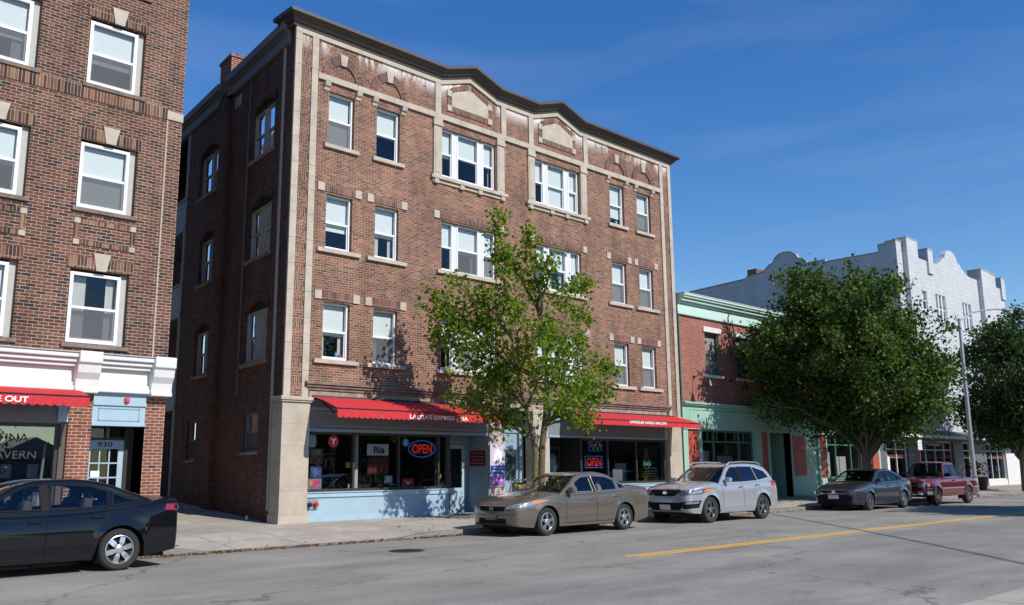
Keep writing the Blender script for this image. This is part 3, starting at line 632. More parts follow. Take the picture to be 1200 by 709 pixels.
# things on the window sill
# alley windows
for (a, b, c, d) in SH[:6]:
    m0 = (a+b)/2
    sash_window(B, a+.004, b-.004, c+.004, d-.25, .1, [.4, .5], ['', ''], xf=SIDE, frame='jamb', sub=[(a+.04, m0-.06), (m0+.06, b-.04)], mull='jamb', upper='curtain')
    q = MB(SIDE); n = 10; pts = [(a, d-.25), (a, d)]+[]
    q.face([(a+.01, .08, d-.25), (b-.01, .08, d-.25), (b-.01, .08, d-.004), (a+.01, .08, d-.004)]); q.build('arch_infill', 'dark', B)
    q = MB(SIDE)
    for k in range(n):
        x0_, x1_ = a-.12+(b-a+.24)*k/n, a-.12+(b-a+.24)*(k+1)/n; h0, h1 = [d-.17+.3*(1-(2*(x-(a+b)/2)/(b-a+.24))**2) for x in (x0_, x1_)]
        q.face([(x1_, -.03, h1-.15), (x0_, -.03, h0-.15), (x0_, -.03, h0+.12), (x1_, -.03, h1+.12)], [(x1_*.3, 0), (x0_*.3, 0), (x0_*.3, .2), (x1_*.3, .2)])
        q.face([(x0_, -.03, h0-.15), (x1_, -.03, h1-.15), (x1_, .09, h1-.15), (x0_, .09, h0-.15)]); q.face([(x0_, -.03, h0+.12), (x0_, .0, h0+.12), (x1_, .0, h1+.12), (x1_, -.03, h1+.12)])
    q.build('brick_arch', 'brick_side_shaded', B)
    q = MB(SIDE); q.box(a-.08, b+.08, -.06, .1, c-.1, c); q.build('stone_sill', 'stone_dirty', B)
for (a, b, c, d) in SH[6:]:
    sash_window(B, a+.004, b-.004, c+.004, d-.004, .08, .5, 'screen', xf=SIDE, frame='fascia', upper='fascia')
    q = MB(SIDE); q.box(a-.06, b+.06, -.05, .1, c-.08, c); q.build('stone_sill', 'stone_dirty', B)
# chimney flue and stack, wall cornice, vent, rear porches
q = MB(SIDE); q.box(5.0, 5.55, -.14, .0, 0, 13.5); q.build('flue', 'brick_side_shaded', B)
q = MB(SIDE); q.box(4.75, 5.75, -.14, .95, 13.3, 14.62); q.box(4.71, 5.79, -.18, .99, 14.62, 14.72); q.build('chimney', 'brick_pier', B)
q = MB(SIDE)
for (a, b) in ((.3, 4.99), (5.56, 18)):
    q.box(a, b, -.1, .05, 13.3, 13.62); q.box(a, b, -.16, .05, 13.62, 13.7); q.box(a, b, -.26, .3, 13.7, 13.93)
q.build('side_cornice', 'fascia', B)
q = MB(SIDE); q.box(4.05, 4.55, -.02, .02, 12.75, 13.1)
for k in range(5): q.box(4.08, 4.52, -.035, .0, 12.78+k*.065, 12.80+k*.065)
q.build('wall_vent', 'jamb', B)
for z in (3.4, 6.6, 9.7):
    q = MB(SIDE); q.box(8.95, 14, -.05, 2, z, z+.22); q.box(8.95, 14, -.03, .04, z+.22, z+1.15); q.box(8.95, 14, -.06, .06, z+1.15, z+1.22); q.build('rear_porch', lap_mat('grey porch boards', (.26, .26, .26), .11, 'X', .01, .6) if z < 4 else bpy.data.materials['grey porch boards'], B)
for s_ in (9.0, 11.4, 13.8):
    q = MB(SIDE); q.box(s_, s_+.13, -.03, .1, 0, 13.3); q.build('porch_post', 'jamb', B)
# parapet cornice following the two gables
prof = [(.02, -.06), (-.07, -.06), (-.09, .02), (-.16, .05), (-.21, .13), (-.33, .2), (-.36, .22), (-.36, .31), (-.32, .33), (.3, .35)]
path = [(-.04, 13.76), (5.31, 13.76), (6.52, 14.17), (7.73, 13.76), (9.53, 13.76), (10.74, 14.17), (11.95, 13.76), (W+.04, 13.76)]
q = MB()
for (x0, z0), (x1, z1) in zip(path, path[1:]):
    for (y0, h0), (y1, h1) in zip(prof, prof[1:]):
        ea = -.34*max(0, min(1, -y0/.4)) if x0 < 0 else (0 if x0 < W else 0); 
        e0, e1 = (-.3*max(0, -y0/.36), -.3*max(0, -y1/.36)) if x0 < 0 else (0, 0); g0, g1 = (.3*max(0, -y0/.36), .3*max(0, -y1/.36)) if x1 > W else (0, 0)
        q.face([(x0+e0, y0, z0+h0), (x1+g0, y0, z1+h0), (x1+g1, y1, z1+h1), (x0+e1, y1, z0+h1)])
q.face([(path[0][0]-.3*max(0, -y/.36), y, path[0][1]+h) for y, h in prof][::-1]); q.face([(path[-1][0]+.3*max(0, -y/.36), y, path[-1][1]+h) for y, h in prof])
# side return
q.box(-.338, .0, -.3, .72, 13.97, 14.085); q.box(-.2, 0.05, -.2, .7, 13.85, 13.97); q.box(-.11, .05, -.06, .66, 13.7, 13.85)
q.build('parapet_cornice', 'cornice', B)
q = MB()
for (x0, z0), (x1, z1) in zip(path, path[1:]):
    x0 = max(0, x0); x1 = min(W, x1); q.face([(x0, -.055, z0-.2), (x1, -.055, z1-.2), (x1, -.055, z1-.05), (x0, -.055, z0-.05)]); q.face([(x0, .0, z0-.2), (x1, .0, z1-.2), (x1, -.055, z1-.2), (x0, -.055, z0-.2)])
q.build('cornice_bed_stone', 'stone', B)
# shop-level cornice and frieze
q = MB(); 
for a, b, y, c, d in ((.62, 16.95, -.16, 3.6, 3.68), (.66, 16.9, -.11, 3.53, 3.6), (.7, 16.86, -.06, 3.45, 3.53)): q.box(a, b, y, .05, c, d)
q.build('shop_cornice', 'stone_dark', B, bevel=.012)
q = MB(); q.box(.79, 16.7, -.02, .3, 3.2, 3.45); q.build('shop_frieze', 'stone_dirty', B)
# ---- shop fronts
def glazed(parent, x0, x1, z0, z1, y, mulls, fr='frame', fwid=.07, transom=None, glass='shopglass'):
    q = MB(); q.box(x0, x0+fwid, y, y+.09, z0, z1); q.box(x1-fwid, x1, y, y+.09, z0, z1); q.box(x0+fwid, x1-fwid, y, y+.09, z0, z0+fwid); q.box(x0+fwid, x1-fwid, y, y+.09, z1-fwid, z1)
    for m_ in mulls: q.box(m_-.035, m_+.035, y-.005, y+.085, z0+fwid, z1-fwid)
    if transom: q.box(x0+fwid, x1-fwid, y+.01, y+.08, transom-.03, transom+.03)
    o = q.build('shop_window', fr, parent)
    g = MB(); g.face([(x0+fwid, y+.05, z0+fwid), (x1-fwid, y+.05, z0+fwid), (x1-fwid, y+.05, z1-fwid), (x0+fwid, y+.05, z1-fwid)]); g.build('pane', glass, o)
    return o
def room(parent, x0, x1, y0, y1, z0, z1, m='dark'):
    q = MB(); q.face([(x0, y1, z0), (x1, y1, z0), (x1, y1, z1), (x0, y1, z1)]); q.face([(x0, y0, z0), (x0, y1, z0), (x0, y1, z1), (x0, y0, z1)]); q.face([(x1, y0, z0), (x1, y1, z0), (x1, y1, z1), (x1, y0, z1)])
    q.face([(x0, y0, z1), (x1, y0, z1), (x1, y1, z1), (x0, y1, z1)]); q.face([(x0, y0, z0), (x1, y0, z0), (x1, y1, z0), (x0, y1, z0)]); return q.build('shop_room', m, parent)
# left shop
q = MB(); q.box(.79, 5.72, .05, .3, -.05, .62); q.build('blue_base_panel', 'blue', B)
q = MB(); q.box(.79, 5.74, .01, .3, .62, .76); q.box(.79, 5.73, .03, .3, -.08, .14); q.box(.79, 5.72, -.02, .06, .735, .762); q.build('base_panel_trim', 'bluep', B)
glazed(B, .79, 5.72, .765, 2.36, .08, (2.32, 3.87, 5.35))
q = MB(); q.box(5.72, 5.8, .08, .16, -.05, 2.36); q.build('window_end_post', 'frame', B)
q = MB(); q.face([(5.76, .16, .76), (6.3, .95, .76), (6.3, .95, 2.36), (5.76, .16, 2.36)]); q.build('return_pane', 'shopglass', B)
q = MB(); q.face([(5.76, .16, -.05), (6.3, .95, -.05), (6.3, .95, .76), (5.76, .16, .76)]); q.face([(7.28, .0, -.05), (7.28, .95, -.05), (7.28, .95, 2.36), (7.28, .0, 2.36)]); q.box(7.29, 7.335, -.01, .3, -.05, 2.4); q.build('recess_wall', 'blued', B)
q = MB(); q.box(6.3, 6.42, .95, 1.05, -.05, 2.36); q.box(7.16, 7.28, .95, 1.05, -.05, 2.36); q.box(6.42, 7.16, .95, 1.05, 2.1, 2.36)
q.build('door_frame', 'blued', B)
q = MB(); q.box(6.43, 7.15, .97, 1.01, -.03, .75); q.box(6.43, 6.55, .97, 1.01, .75, 2.09); q.box(7.03, 7.15, .97, 1.01, .75, 2.09); q.box(6.55, 7.03, .97, 1.01, 1.97, 2.09); dr = q.build('door', 'bluep', B)
g = MB(); g.face([(6.55, .99, .75), (7.03, .99, .75), (7.03, .99, 1.97), (6.55, .99, 1.97)]); g.build('pane', 'shopglass', dr); g = MB(); g.tube([(6.5, .95, .95), (6.5, .92, .97), (6.5, .92, 1.2), (6.5, .95, 1.22)], .014); g.build('handle', 'galv', dr)
q = MB(); q.box(.79, 7.3, -.0, .3, 2.37, 3.2); q.build('sign_board', 'blueg', B)
q = MB(); q.box(.79, 7.3, -.03, .02, 2.35, 2.43); q.box(.79, 7.3, -.02, .02, 2.93, 3.0); q.box(1.2, 7.1, -.012, .02, 2.5, 2.53); q.box(1.2, 7.1, -.012, .02, 2.84, 2.87); q.build('sign_board_trim', 'blued', B)
q = MB(); q.face([(5.7, .2, 2.365), (7.3, .2, 2.365), (7.3, 1.05, 2.365), (5.7, 1.05, 2.365)]); q.build('recess_ceiling', 'blued', B)
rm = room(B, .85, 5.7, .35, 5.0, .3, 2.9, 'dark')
# shelves and strip lights inside
q = MB()
for (x, y) in ((1.2, 3.5), (3.2, 3.9), (2.2, 2.4), (4.4, 2.8)):
    for z in (.5, .95, 1.4, 1.8): q.box(x, x+1.0, y, y+.35, z, z+.03)
    q.box(x, x+.03, y, y+.35, .3, 2.0); q.box(x+.97, x+1.0, y, y+.35, .3, 2.0)
sh = q.build('shop_shelf', flat('shelf grey', (.2, .19, .18)), B)
random.seed(11)
for ci, c in enumerate(((.4, .1, .06), (.08, .16, .4), (.5, .42, .3), (.1, .26, .1))):
    q = MB()
    for (x, y) in ((1.2, 3.5), (3.2, 3.9), (2.2, 2.4), (4.4, 2.8)):
        for z in (.53, .98, 1.43):
            for k in range(3):
                a = x+.05+random.random()*.8; q.box(a, a+.06+random.random()*.1, y+.02, y+.2, z, z+.12+random.random()*.2)
    q.build('shelf_goods', flat('goods %d' % ci, c), sh)
for (x0_, x1_, y) in ((1.1, 2.3, 1.6), (2.6, 3.5, 1.6)):
    q = MB(); q.box(x0_, x1_, y, y+.06, 2.38, 2.42); q.build('ceiling_light', 'tubelight', rm)
for x in (2.5, 5.42):
    q = MB(); q.box(x, x+.11, .3, .36, .78, 2.34); q.build('inner_post', flat('cream post', (.5, .48, .42)), B)
q = MB(); q.box(.86, 5.6, .25, .9, .74, .8); q.build('window_ledge', flat('ledge', (.15, .14, .13)), B)
# middle entrance bay
q = MB(); q.box(7.96, 9.28, .55, .65, -.05, 3.2); q.box(8.05, 8.2, .48, .6, -.05, 3.2); q.box(9.1, 9.28, .45, .6, -.05, 3.2); q.box(8.2, 9.1, .5, .6, 2.5, 2.62); q.build('entrance_bay', 'blued', B)
q = MB(); q.box(8.22, 9.08, .50, .55, -.04, 2.1); q.box(8.32, 8.98, .47, .51, .2, .8); dr = q.build('door', 'blued', B); g = MB(); g.box(8.34, 8.96, .485, .5, .95, 1.95); g.build('pane', 'pane', dr)
q = MB(); q.lathe([(0, 0), (.03, 0), (.035, .03), (0, .05)], (8.28, .44, 1.0), axis='y', n=10); q.build('handle', 'galv', dr)
q = MB(); q.box(7.93, 7.99, -.02, .5, -.05, 3.2); q.build('blue_pilaster', 'bluep', B)
# right shop
q = MB(); q.box(11.7, 16.62, .05, .3, -.05, .64); q.build('blue_base_panel', 'blue', B)
q = MB(); q.box(11.7, 16.64, .01, .3, .64, .76); q.box(11.7, 16.64, .03, .3, -.08, .14); q.box(11.7, 16.6, -.02, .06, .735, .762); q.build('base_panel_trim', 'bluep', B)
glazed(B, 11.72, 16.62, .765, 2.37, .08, (13.2, 14.85), fwid=.08)
q = MB(); q.box(10.02, 16.64, .0, .3, 2.385, 3.2); q.build('sign_board', 'blueg', B)
q = MB(); q.box(10.02, 16.66, -.03, .02, 2.36, 2.44); q.box(10.02, 16.66, -.02, .02, 2.93, 3.0); q.build('sign_board_trim', 'blued', B)
q = MB(); q.box(16.5, 16.68, -.045, .02, 2.42, 2.9); q.build('sign_board_end', 'bluep', B)
q = MB(); q.box(10.0, 10.08, -.0, .3, -.05, 2.38); q.build('blue_pilaster', 'bluep', B)
q = MB(); q.face([(10.05, .1, -.05), (10.05, 1.0, -.05), (10.05, 1.0, 2.38), (10.05, .1, 2.38)]); q.face([(11.74, .1, -.05), (11.74, 1.0, -.05), (11.74, 1.0, 2.38), (11.74, .1, 2.38)]); q.face([(10.05, 1.05, -.05), (11.74, 1.05, -.05), (11.74, 1.05, 2.38), (10.05, 1.05, 2.38)]); q.face([(10.05, .2, 2.375), (11.74, .2, 2.375), (11.74, 1.05, 2.375), (10.05, 1.05, 2.375)]); q.build('recess_wall', 'dark', B)
q = MB(); q.box(10.9, 11.02, .96, 1.0, -.03, 2.1); q.box(11.5, 11.62, .96, 1.0, -.03, 2.1); q.box(11.02, 11.5, .96, 1.0, -.03, .3); q.box(11.02, 11.5, .96, 1.0, 1.98, 2.1); dr = q.build('door', 'frame', B)
g = MB(); g.face([(11.02, .98, .3), (11.5, .98, .3), (11.5, .98, 1.98), (11.02, .98, 1.98)]); g.build('pane', 'shopglass', dr)
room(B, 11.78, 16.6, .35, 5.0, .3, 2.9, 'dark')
q = MB(); q.box(14.95, 15.6, 1.2, 1.25, .8, 1.5); q.box(12.6, 13.0, 2.0, 2.4, .3, 1.4); q.box(13.6, 14.0, 2.4, 2.8, .3, 1.2); q.build('shop_furniture', flat('salon cream', (.35, .34, .32)), B)
q = MB()
for k in range(7):
    for s_ in (-1, 1): q.tube([(15.8+k*.12, .4, .85 if s_ > 0 else 2.1), (15.8+k*.12+(.0), .4, 1.4), (15.8+k*.12, .4, 2.1 if s_ > 0 else .85)], .008, 4)
for k in range(12): q.tube([(15.75, .41, .9+k*.1), (16.5, .41, .9+k*.1)], .006, 4)
q.build('lattice_screen', flat('lattice', (.2, .22, .2)), B)
# ------------------------------------------------------------------ awnings
def awning(label, x0, x1, zb, zf, zv, proj, body, tx, tw, th, tz, scal=.17):
    t = thing('awning', ((x0+x1)/2, -.1, zf), label, 'awning', 'red scalloped shop awnings')
    q = MB(); n = 12
    for k in range(n):
        a, b = x0+(x1-x0)*k/n, x0+(x1-x0)*(k+1)/n; sg = lambda x: -.012*math.sin(math.pi*((x-x0)/(x1-x0)*6 % 1))
        m = 5
        for j in range(m):
            s0, s1 = j/m, (j+1)/m; P = lambda x, s: (x, -.12-(proj-.12)*s, zb+(zf-zb)*s+.03*math.sin(math.pi*s))
            q.face([P(a, s1), P(b, s1), P(b, s0), P(a, s0)], smooth=True)
    q.build('canopy', 'awning', t, weld=True)
    q = MB(); n = round((x1-x0)/scal); y = -proj
    for k in range(n):
        a, b = x0+(x1-x0)*k/n, x0+(x1-x0)*(k+1)/n; h = zf-zv
        pts = [(a, y, zf), (b, y, zf)]+[(b-(b-a)*i/6, y-.008*math.sin(k*1.3+i), zf-h*.84-h*.16*math.sin(math.pi*i/6)) for i in range(7)]
        q.face(pts)
    q.build('valance', 'awning', t)
    q = MB(); q.tube([(x0, -proj+.012, zf-.01), (x1, -proj+.012, zf-.01)], .022, 6); q.tube([(x0+.02, -.1, zb-.02), (x1-.02, -.1, zb-.02)], .06, 8)
    for x in (x0+.3, x1-.3): q.tube([(x, -.1, zb-.1), (x, -proj*.55, (zb+zf)/2-.25), (x, -proj+.03, zf-.03)], .02, 6)
    q.build('awning_frame', 'black', t)
    text('lettering', body, tx, -proj-.012, tz, th, 'white_paint', t, tw, bold=.02)
    return t
awning("long red scalloped awning lettered LAURA'S EXPRESS / RIA over the shop with the Ria sign", .82, 7.3, 3.27, 2.9, 2.65, 1.35, "LAURA'S EXPRESS / RIA", 4.19, 2.11, .12, 2.755)
awning('red scalloped awning lettered UNIQUE NAILS SALON over the nail shop', 10.7, 17.0, 3.27, 2.95, 2.75, 1.35, 'UNIQUE NAILS SALON', 13.77, 2.11, .115, 2.885)
t = awning('red scalloped awning ending in OUT on the building with the white cornice', -11.5, -5.16, 3.12, 2.92, 2.69, 1.0, 'TAKE OUT', -6.86, 1.0, .12, 2.80)

# ------------------------------------------------------------------ signs, neon and posters of the two shops
def neon(name, body, x, y, z, wd, h, m, label, cat, ring=None, ringm='neon_blue', rect=False):
    t = thing(name, (x, y, z-h/2), label, cat)
    text('neon_lettering', body, x, y-.012, z, h, m, t, wd, bold=.012)
    q = MB(); pts = []
    if rect: pts = [(x-ring[0], y, z-ring[1]), (x+ring[0], y, z-ring[1]), (x+ring[0], y, z+ring[1]), (x-ring[0], y, z+ring[1]), (x-ring[0], y, z-ring[1])]
    else: pts = [(x+ring[0]*math.cos(k*2*math.pi/40), y, z+ring[1]*math.sin(k*2*math.pi/40)) for k in range(41)]
    q.tube(pts, .014, 6); q.build('neon_border', ringm, t)
    q = MB(); q.box(x-ring[0]*.9, x+ring[0]*.9, y+.02, y+.05, z-ring[1]*.7, z+ring[1]*.7); q.build('backing_board', 'black', t)
    for s_ in (-1, 1):
        c = MB(); c.tube([(x+s_*ring[0]*.6, y+.03, z+ring[1]*.7), (x+s_*ring[0]*.6, y+.03, 2.33)], .004, 4); c.build('cord', 'black', t)
    return t
neon('neon_sign', 'OPEN', 4.80, .2, 1.93, .74, .27, 'neon_red', 'red neon OPEN inside a blue oval in the shop window', 'neon sign', (.5, .24))
neon('neon_sign', 'OPEN', 12.56, .2, 1.54, .78, .3, 'neon_red', 'red neon OPEN inside a blue rectangle in the nail salon window', 'neon sign', (.47, .2), rect=True)
t = thing('neon_sign', (12.7, .22, 1.95), 'dim blue and green scrolled neon sign high in the salon window', 'neon sign')
q = MB(); q.tube([(12.4+.6*k/30, .22, 2.06+.1*math.sin(k*.55)) for k in range(31)], .009, 5); q.build('neon_scroll', 'neon_green', t)
q = MB(); q.tube([(12.36+.7*k/30, .23, 2.18+.05*math.sin(k*.4)) for k in range(31)], .009, 5); q.build('neon_scroll', 'neon_red', t)
q = MB(); q.tube([(12.35, .24, 1.93), (13.05, .24, 1.93), (13.05, .24, 2.26), (12.35, .24, 2.26), (12.35, .24, 1.93)], .008, 5); q.build('neon_border', 'neon_blue', t)
t = thing('neon_sign', (15.6, .22, 1.3), 'nail polish bottle shaped neon with green script Nails in the salon window', 'neon sign')
q = MB(); q.tube([(15.55, .22, 2.0), (15.6, .22, 2.08), (15.65, .22, 2.0), (15.68, .22, 1.72), (15.52, .22, 1.72), (15.55, .22, 2.0)], .009, 5); q.build('bottle_cap', flat('tube white', (.5, .5, .5)), t)
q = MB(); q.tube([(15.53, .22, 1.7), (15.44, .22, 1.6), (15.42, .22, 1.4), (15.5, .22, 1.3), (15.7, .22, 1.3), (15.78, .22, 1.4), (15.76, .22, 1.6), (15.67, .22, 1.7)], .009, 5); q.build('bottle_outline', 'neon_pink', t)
text('script_lettering', 'Nails', 15.6, .2, 1.5, .2, 'neon_green', t, .5, shear=.3, bold=.01)
def panel(name, x0, x1, z0, z1, y, m, label, cat, group=None, th=.01):
    t = thing(name, ((x0+x1)/2, y, z0), label, cat, group); q = MB(); q.box(x0, x1, y, y+th, z0, z1); q.build('board', m, t); return t
t = panel('hanging_sign', 2.84, 3.58, 1.73, 2.05, .2, flat('sign white', (.75, .75, .73)), 'white rectangular sign lettered Ria hanging in the shop window', 'sign')
text('lettering', 'Ria', 3.24, .19, 1.89, .2, 'black', t, .38, bold=.03)
q = MB(); q.lathe([(0, 0), (.035, 0)], (3.22, .187, 1.87), axis='y', n=14); q.build('orange_dot', flat('orange', (.8, .22, .03)), t)
q = MB()
for x in (2.92, 3.5): q.tube([(x, .2, 2.05), (x, .2, 2.34)], .004, 4)
q.build('cord', 'black', t)
t = panel('window_sign', 2.86, 3.62, 1.22, 1.7, .21, flat('maroon dark', (.03, .008, .008)), 'dark red lettered panel below the Ria sign', 'sign')
for k, (b, z) in enumerate((("LAURA'S", 1.61), ('EXPRESS', 1.47), ('ENVIOS', 1.32))): text('lettering', b, 3.24, .2, z, .1, flat('dull red', (.3, .02, .02)), t, .66, bold=.02)
t = thing('window_sticker', (1.67, .115, 1.97), 'round red sticker with a white Y shaped mark on the shop window', 'sticker')
q = MB(); q.lathe([(0, 0), (.165, 0), (.165, .006)], (1.67, .115, 2.1), axis='y', n=28); q.build('disc', flat('sticker red', (.42, .02, .03)), t); text('mark', 'Y', 1.67, .11, 2.1, .17, 'white_paint', t, bold=.02)
t = thing('window_sticker', (4.11, .115, 1.98), 'small blue oval sticker near the top of the shop window', 'sticker')
q = MB(); q.lathe([(0, 0), (.11, 0), (.11, .006)], (4.13, .115, 2.1), axis='y', n=24); q.build('disc', flat('sticker blue', (.03, .25, .5)), t); text('mark', 'i', 4.13, .11, 2.1, .1, 'white_paint', t, bold=.02)
def poster(x0, x1, z0, z1, cols, seed, label, y=.2):
    t = panel('poster', x0, x1, z0, z1, y, flat('poster base %d' % seed, cols[0]), label, 'poster', None); random.seed(seed)
    for k in range(10):
        q = MB(); a = random.uniform(x0+.02, x1-.12); c = random.uniform(z0+.02, z1-.12); n = 7; rr = random.uniform(.03, .09)
        q.face([(min(x1-.01, max(x0+.01, a+.05+rr*math.cos(i*6.283/n)*random.uniform(.6, 1.1))), y-.002-.001*k, min(z1-.01, max(z0+.01, c+.05+rr*math.sin(i*6.283/n)*random.uniform(.6, 1.1)))) for i in range(n)])
        q.build('print', flat('print %d %d' % (seed, k % 3), cols[1+k % 3]), t)
    return t
poster(.99, 1.4, 1.5, 1.91, [(.12, .07, .05), (.3, .16, .1), (.16, .2, .12), (.35, .25, .2)], 21, 'brown printed poster, topmost of the stack by the stone pier')
poster(1.02, 1.38, 1.13, 1.45, [(.02, .05, .16), (.04, .2, .4), (.05, .1, .3), (.2, .1, .25)], 22, 'dark blue printed poster, middle of the stack by the stone pier')
poster(.97, 1.38, .8, 1.11, [(.2, .24, .26), (.6, .06, .15), (.7, .3, .05), (.55, .1, .3)], 23, 'poster with a pink and orange figure, lowest of the stack')
def card(x0, x1, z0, z1, c, cm, label, mark=None, y=.21):
    t = panel('window_card', x0, x1, z0, z1, y, flat(c, cm), label, 'card')
    if mark: text('mark', mark, (x0+x1)/2, y-.006, (z0+z1)/2, (z1-z0)*.4, 'white_paint', t, (x1-x0)*.55, bold=.02)
    return t
card(2.14, 2.36, 1.4, 1.55, 'card orange', (.7, .22, .03), 'small orange card beside the first window post', 'SIM')
card(2.24, 2.40, .82, .95, 'card pale', (.6, .66, .68), 'small white card low beside the first window post')
card(3.47, 3.74, .95, 1.16, 'card white', (.42, .45, .48), 'pale card behind the middle of the shop glass', 'i')
card(4.09, 4.5, .8, 1.07, 'card red', (.55, .03, .03), 'red box shaped tag at the foot of the shop window', 'Y')
card(5.32, 5.56, 1.04, 1.2, 'card amber', (.72, .3, .02), 'amber card in the last narrow pane before the door', 'on')
t = panel('door_sign', 0, .01, 1.42, 1.9, .3, flat('maroon sign', (.16, .012, .018)), 'maroon sign with white lines on the blue wall beside the door', 'sign')
t.location = (7.27, .5, 1.42); ob = kids(t)[0]; bpy.data.objects.remove(ob)
q = MB(); q.box(7.262, 7.277, .12, .85, 1.42, 1.9); q.build('board', 'maroon sign' if 'maroon sign' in M else M['maroon sign'], t)
q = MB()
for k in range(4): q.box(7.258, 7.263, .18+.05*(k % 2), .78-.06*(k % 2), 1.49+k*.105, 1.515+k*.105)
q.build('lettering', flat('faded pink', (.4, .25, .25)), t)
t = panel('pavement_poster', 7.3, 7.93, .78, 2.08, -.075, flat('poster lilac', (.5, .44, .56)), 'tall purple and blue poster on the stone pier between the shops', 'poster', th=.035)
q = MB(); q.box(7.31, 7.92, -.079, -.074, .8, 1.13); q.build('purple_band', flat('poster purple', (.28, .09, .38)), t)
q = MB(); q.box(7.31, 7.92, -.08, -.074, 1.15, 1.43); q.build('blue_band', flat('poster blue', (.02, .08, .33)), t)
text('lettering', 'ALWAYS OPEN', 7.615, -.083, 1.36, .05, 'white_paint', t, .5); text('lettering', 'MONEY TRANSFER', 7.615, -.083, 1.26, .05, 'white_paint', t, .45); text('lettering', 'LOW FEES', 7.615, -.083, .97, .06, 'white_paint', t, .4)
q = MB(); q.face([(7.42+.16*k, -.082, z+.05*math.sin(k*2)) for k, z in ((0, 1.55), (1, 1.5), (2.4, 1.62))]+[(7.8, -.082, 1.85), (7.62, -.082, 1.98), (7.44, -.082, 1.84)]); q.build('print', flat('poster pale', (.72, .7, .74)), t)
t = thing('hand_decal', (11.26, .965, .95), 'pale painted hand standing upright on the dark salon door', 'decal')
q = MB(); hx = 11.26
for k, (a, h) in enumerate(((-.26, .34), (-.1, .42), (.06, .44), (.24, .36))): 
    b = Vector((hx-.085+.055*k, .966, 1.42)); d = Vector((math.sin(a)*.8, 0, math.cos(a))); q.tube([b, b+d*h*.6, b+d*h], [.03, .024, .01], 6)
q.tube([(hx+.1, .966, 1.22), (hx+.2, .966, 1.4), (hx+.21, .966, 1.52)], [.035, .026, .01], 6); q.tube([(hx-.02, .966, .98), (hx, .966, 1.2), (hx, .966, 1.45)], [.06, .1, .11], 8)
q.build('hand_shape', flat('pale hand', (.26, .33, .3)), t)
t = panel('menu_board', 13.95, 14.5, .86, 1.32, .5, flat('grey card', (.18, .2, .23)), 'grey card standing in the middle pane of the salon', 'card')
t = thing('potted_plant', (16.2, .6, .8), 'leafy green plant beside the lattice screen inside the salon window', 'plant'); random.seed(5)
q = MB()
for k in range(150):
    a = random.uniform(0, 6.28); r_ = random.uniform(0, .32); c = Vector((16.0+r_*math.cos(a)*1.2, .75+r_*math.sin(a)*.6, .95+random.random()*.35 if k < 110 else 1.5+random.random()*.6)); u = Vector((random.uniform(-1, 1), random.uniform(-1, 1), random.uniform(-.5, 1))).normalized()*.08; v = u.orthogonal().normalized()*.035; q.face([c-u, c+v, c+u, c-v])
q.build('foliage', 'leaf1', t); q = MB(); q.lathe([(0, 0), (.1, 0), (.14, .2), (.12, .2)], (16.1, .75, .8), n=14); q.build('pot', flat('pot', (.3, .12, .07)), t)
# dryer hose connection on the panel, small wall light
t = thing('fire_hose_connection', (.97, .03, .3), 'grey plate with black and red capped fire hose outlets', 'hydrant')
q = MB(); q.box(.8, 1.18, .02, .05, .31, .57); q.build('plate', 'galv', t)
for x, m in ((.9, 'black'), (1.09, 'redcap')):
    if m == 'redcap': flat('redcap', (.45, .03, .03))
    q = MB(); q.lathe([(0, -.12), (.04, -.12), (.055, -.1), (.055, -.03), (.07, -.02), (.07, .0)], (x, .02, .44), axis='y', n=14); q.build('cap', m, t)
t = thing('wall_meter', (.9, -.02, 1.95), 'pale rounded meter box between the stone corner pier and the shop window', 'meter'); q = MB(); q.sell((.92, .0, 2.1), (.12, .06, .17), .5); q.build('cover', 'fascia', t)

# ------------------------------------------------------------------ left brick building with white shop cornice
A = thing('brick_building', (-3.1, 0, 0), 'dark red brick building with white shop cornice and light blue door', 'building')
LX, RX = -16.0, -3.1
WX = [(-5.45, -4.14), (-7.82, -6.52), (-10.3, -9.0), (-12.7, -11.4)]; LF = [(4.17, 5.87), (7.3, 8.95), (10.32, 12.0), (12.95, 14.6)]
q = MB(); wall_holes(q, LX, RX, 3.9, 16.0, [(a, b, c, d) for a, b in WX for c, d in LF], 0, .22); q.build('front_wall', 'brick_left', A)
q = MB(); q.face([(RX, 0, 3.0), (RX, 16, 3.0), (RX, 16, 16), (RX, 0, 16)]); q.face([(RX-.02, .5, -.1), (RX-.02, 16, -.1), (RX-.02, 16, 3.0), (RX-.02, .5, 3.0)]); q.face([(LX, 0, -.1), (LX, 16, -.1), (LX, 16, 16), (LX, 0, 16)]); q.face([(LX, 16, -.1), (RX, 16, -.1), (RX, 16, 16), (LX, 16, 16)]); q.build('side_wall', 'brick_left', A)
q = MB(); q.face([(LX, 0, 15.9), (RX, 0, 15.9), (RX, 16, 15.9), (LX, 16, 15.9)]); q.build('roof', 'dark', A)
q = MB(); q.box(LX, RX+.3, -.4, .1, 16.0, 16.5); q.build('parapet_cornice', 'fascia', A)
q = MB(); q.face([(LX, 2.2, 3.5), (RX, 2.2, 3.5), (RX, 2.2, 16), (LX, 2.2, 16)])
for z in (3.6, 6.8, 9.9, 12.7): q.face([(LX, .25, z), (RX, .25, z), (RX, 2.2, z), (LX, 2.2, z)])
q.build('room_interior', 'dim', A)
BLS = [[(0.02, 's'), (.97, 's'), (.62, 's'), (.5, '')], [(.48, 's'), (.55, 's'), (.6, 's'), (.5, 's')], [(.5, ''), (.9, 's'), (.5, 's'), (.6, '')], [(.5, ''), (.9, 's'), (.5, 's'), (.6, '')]]
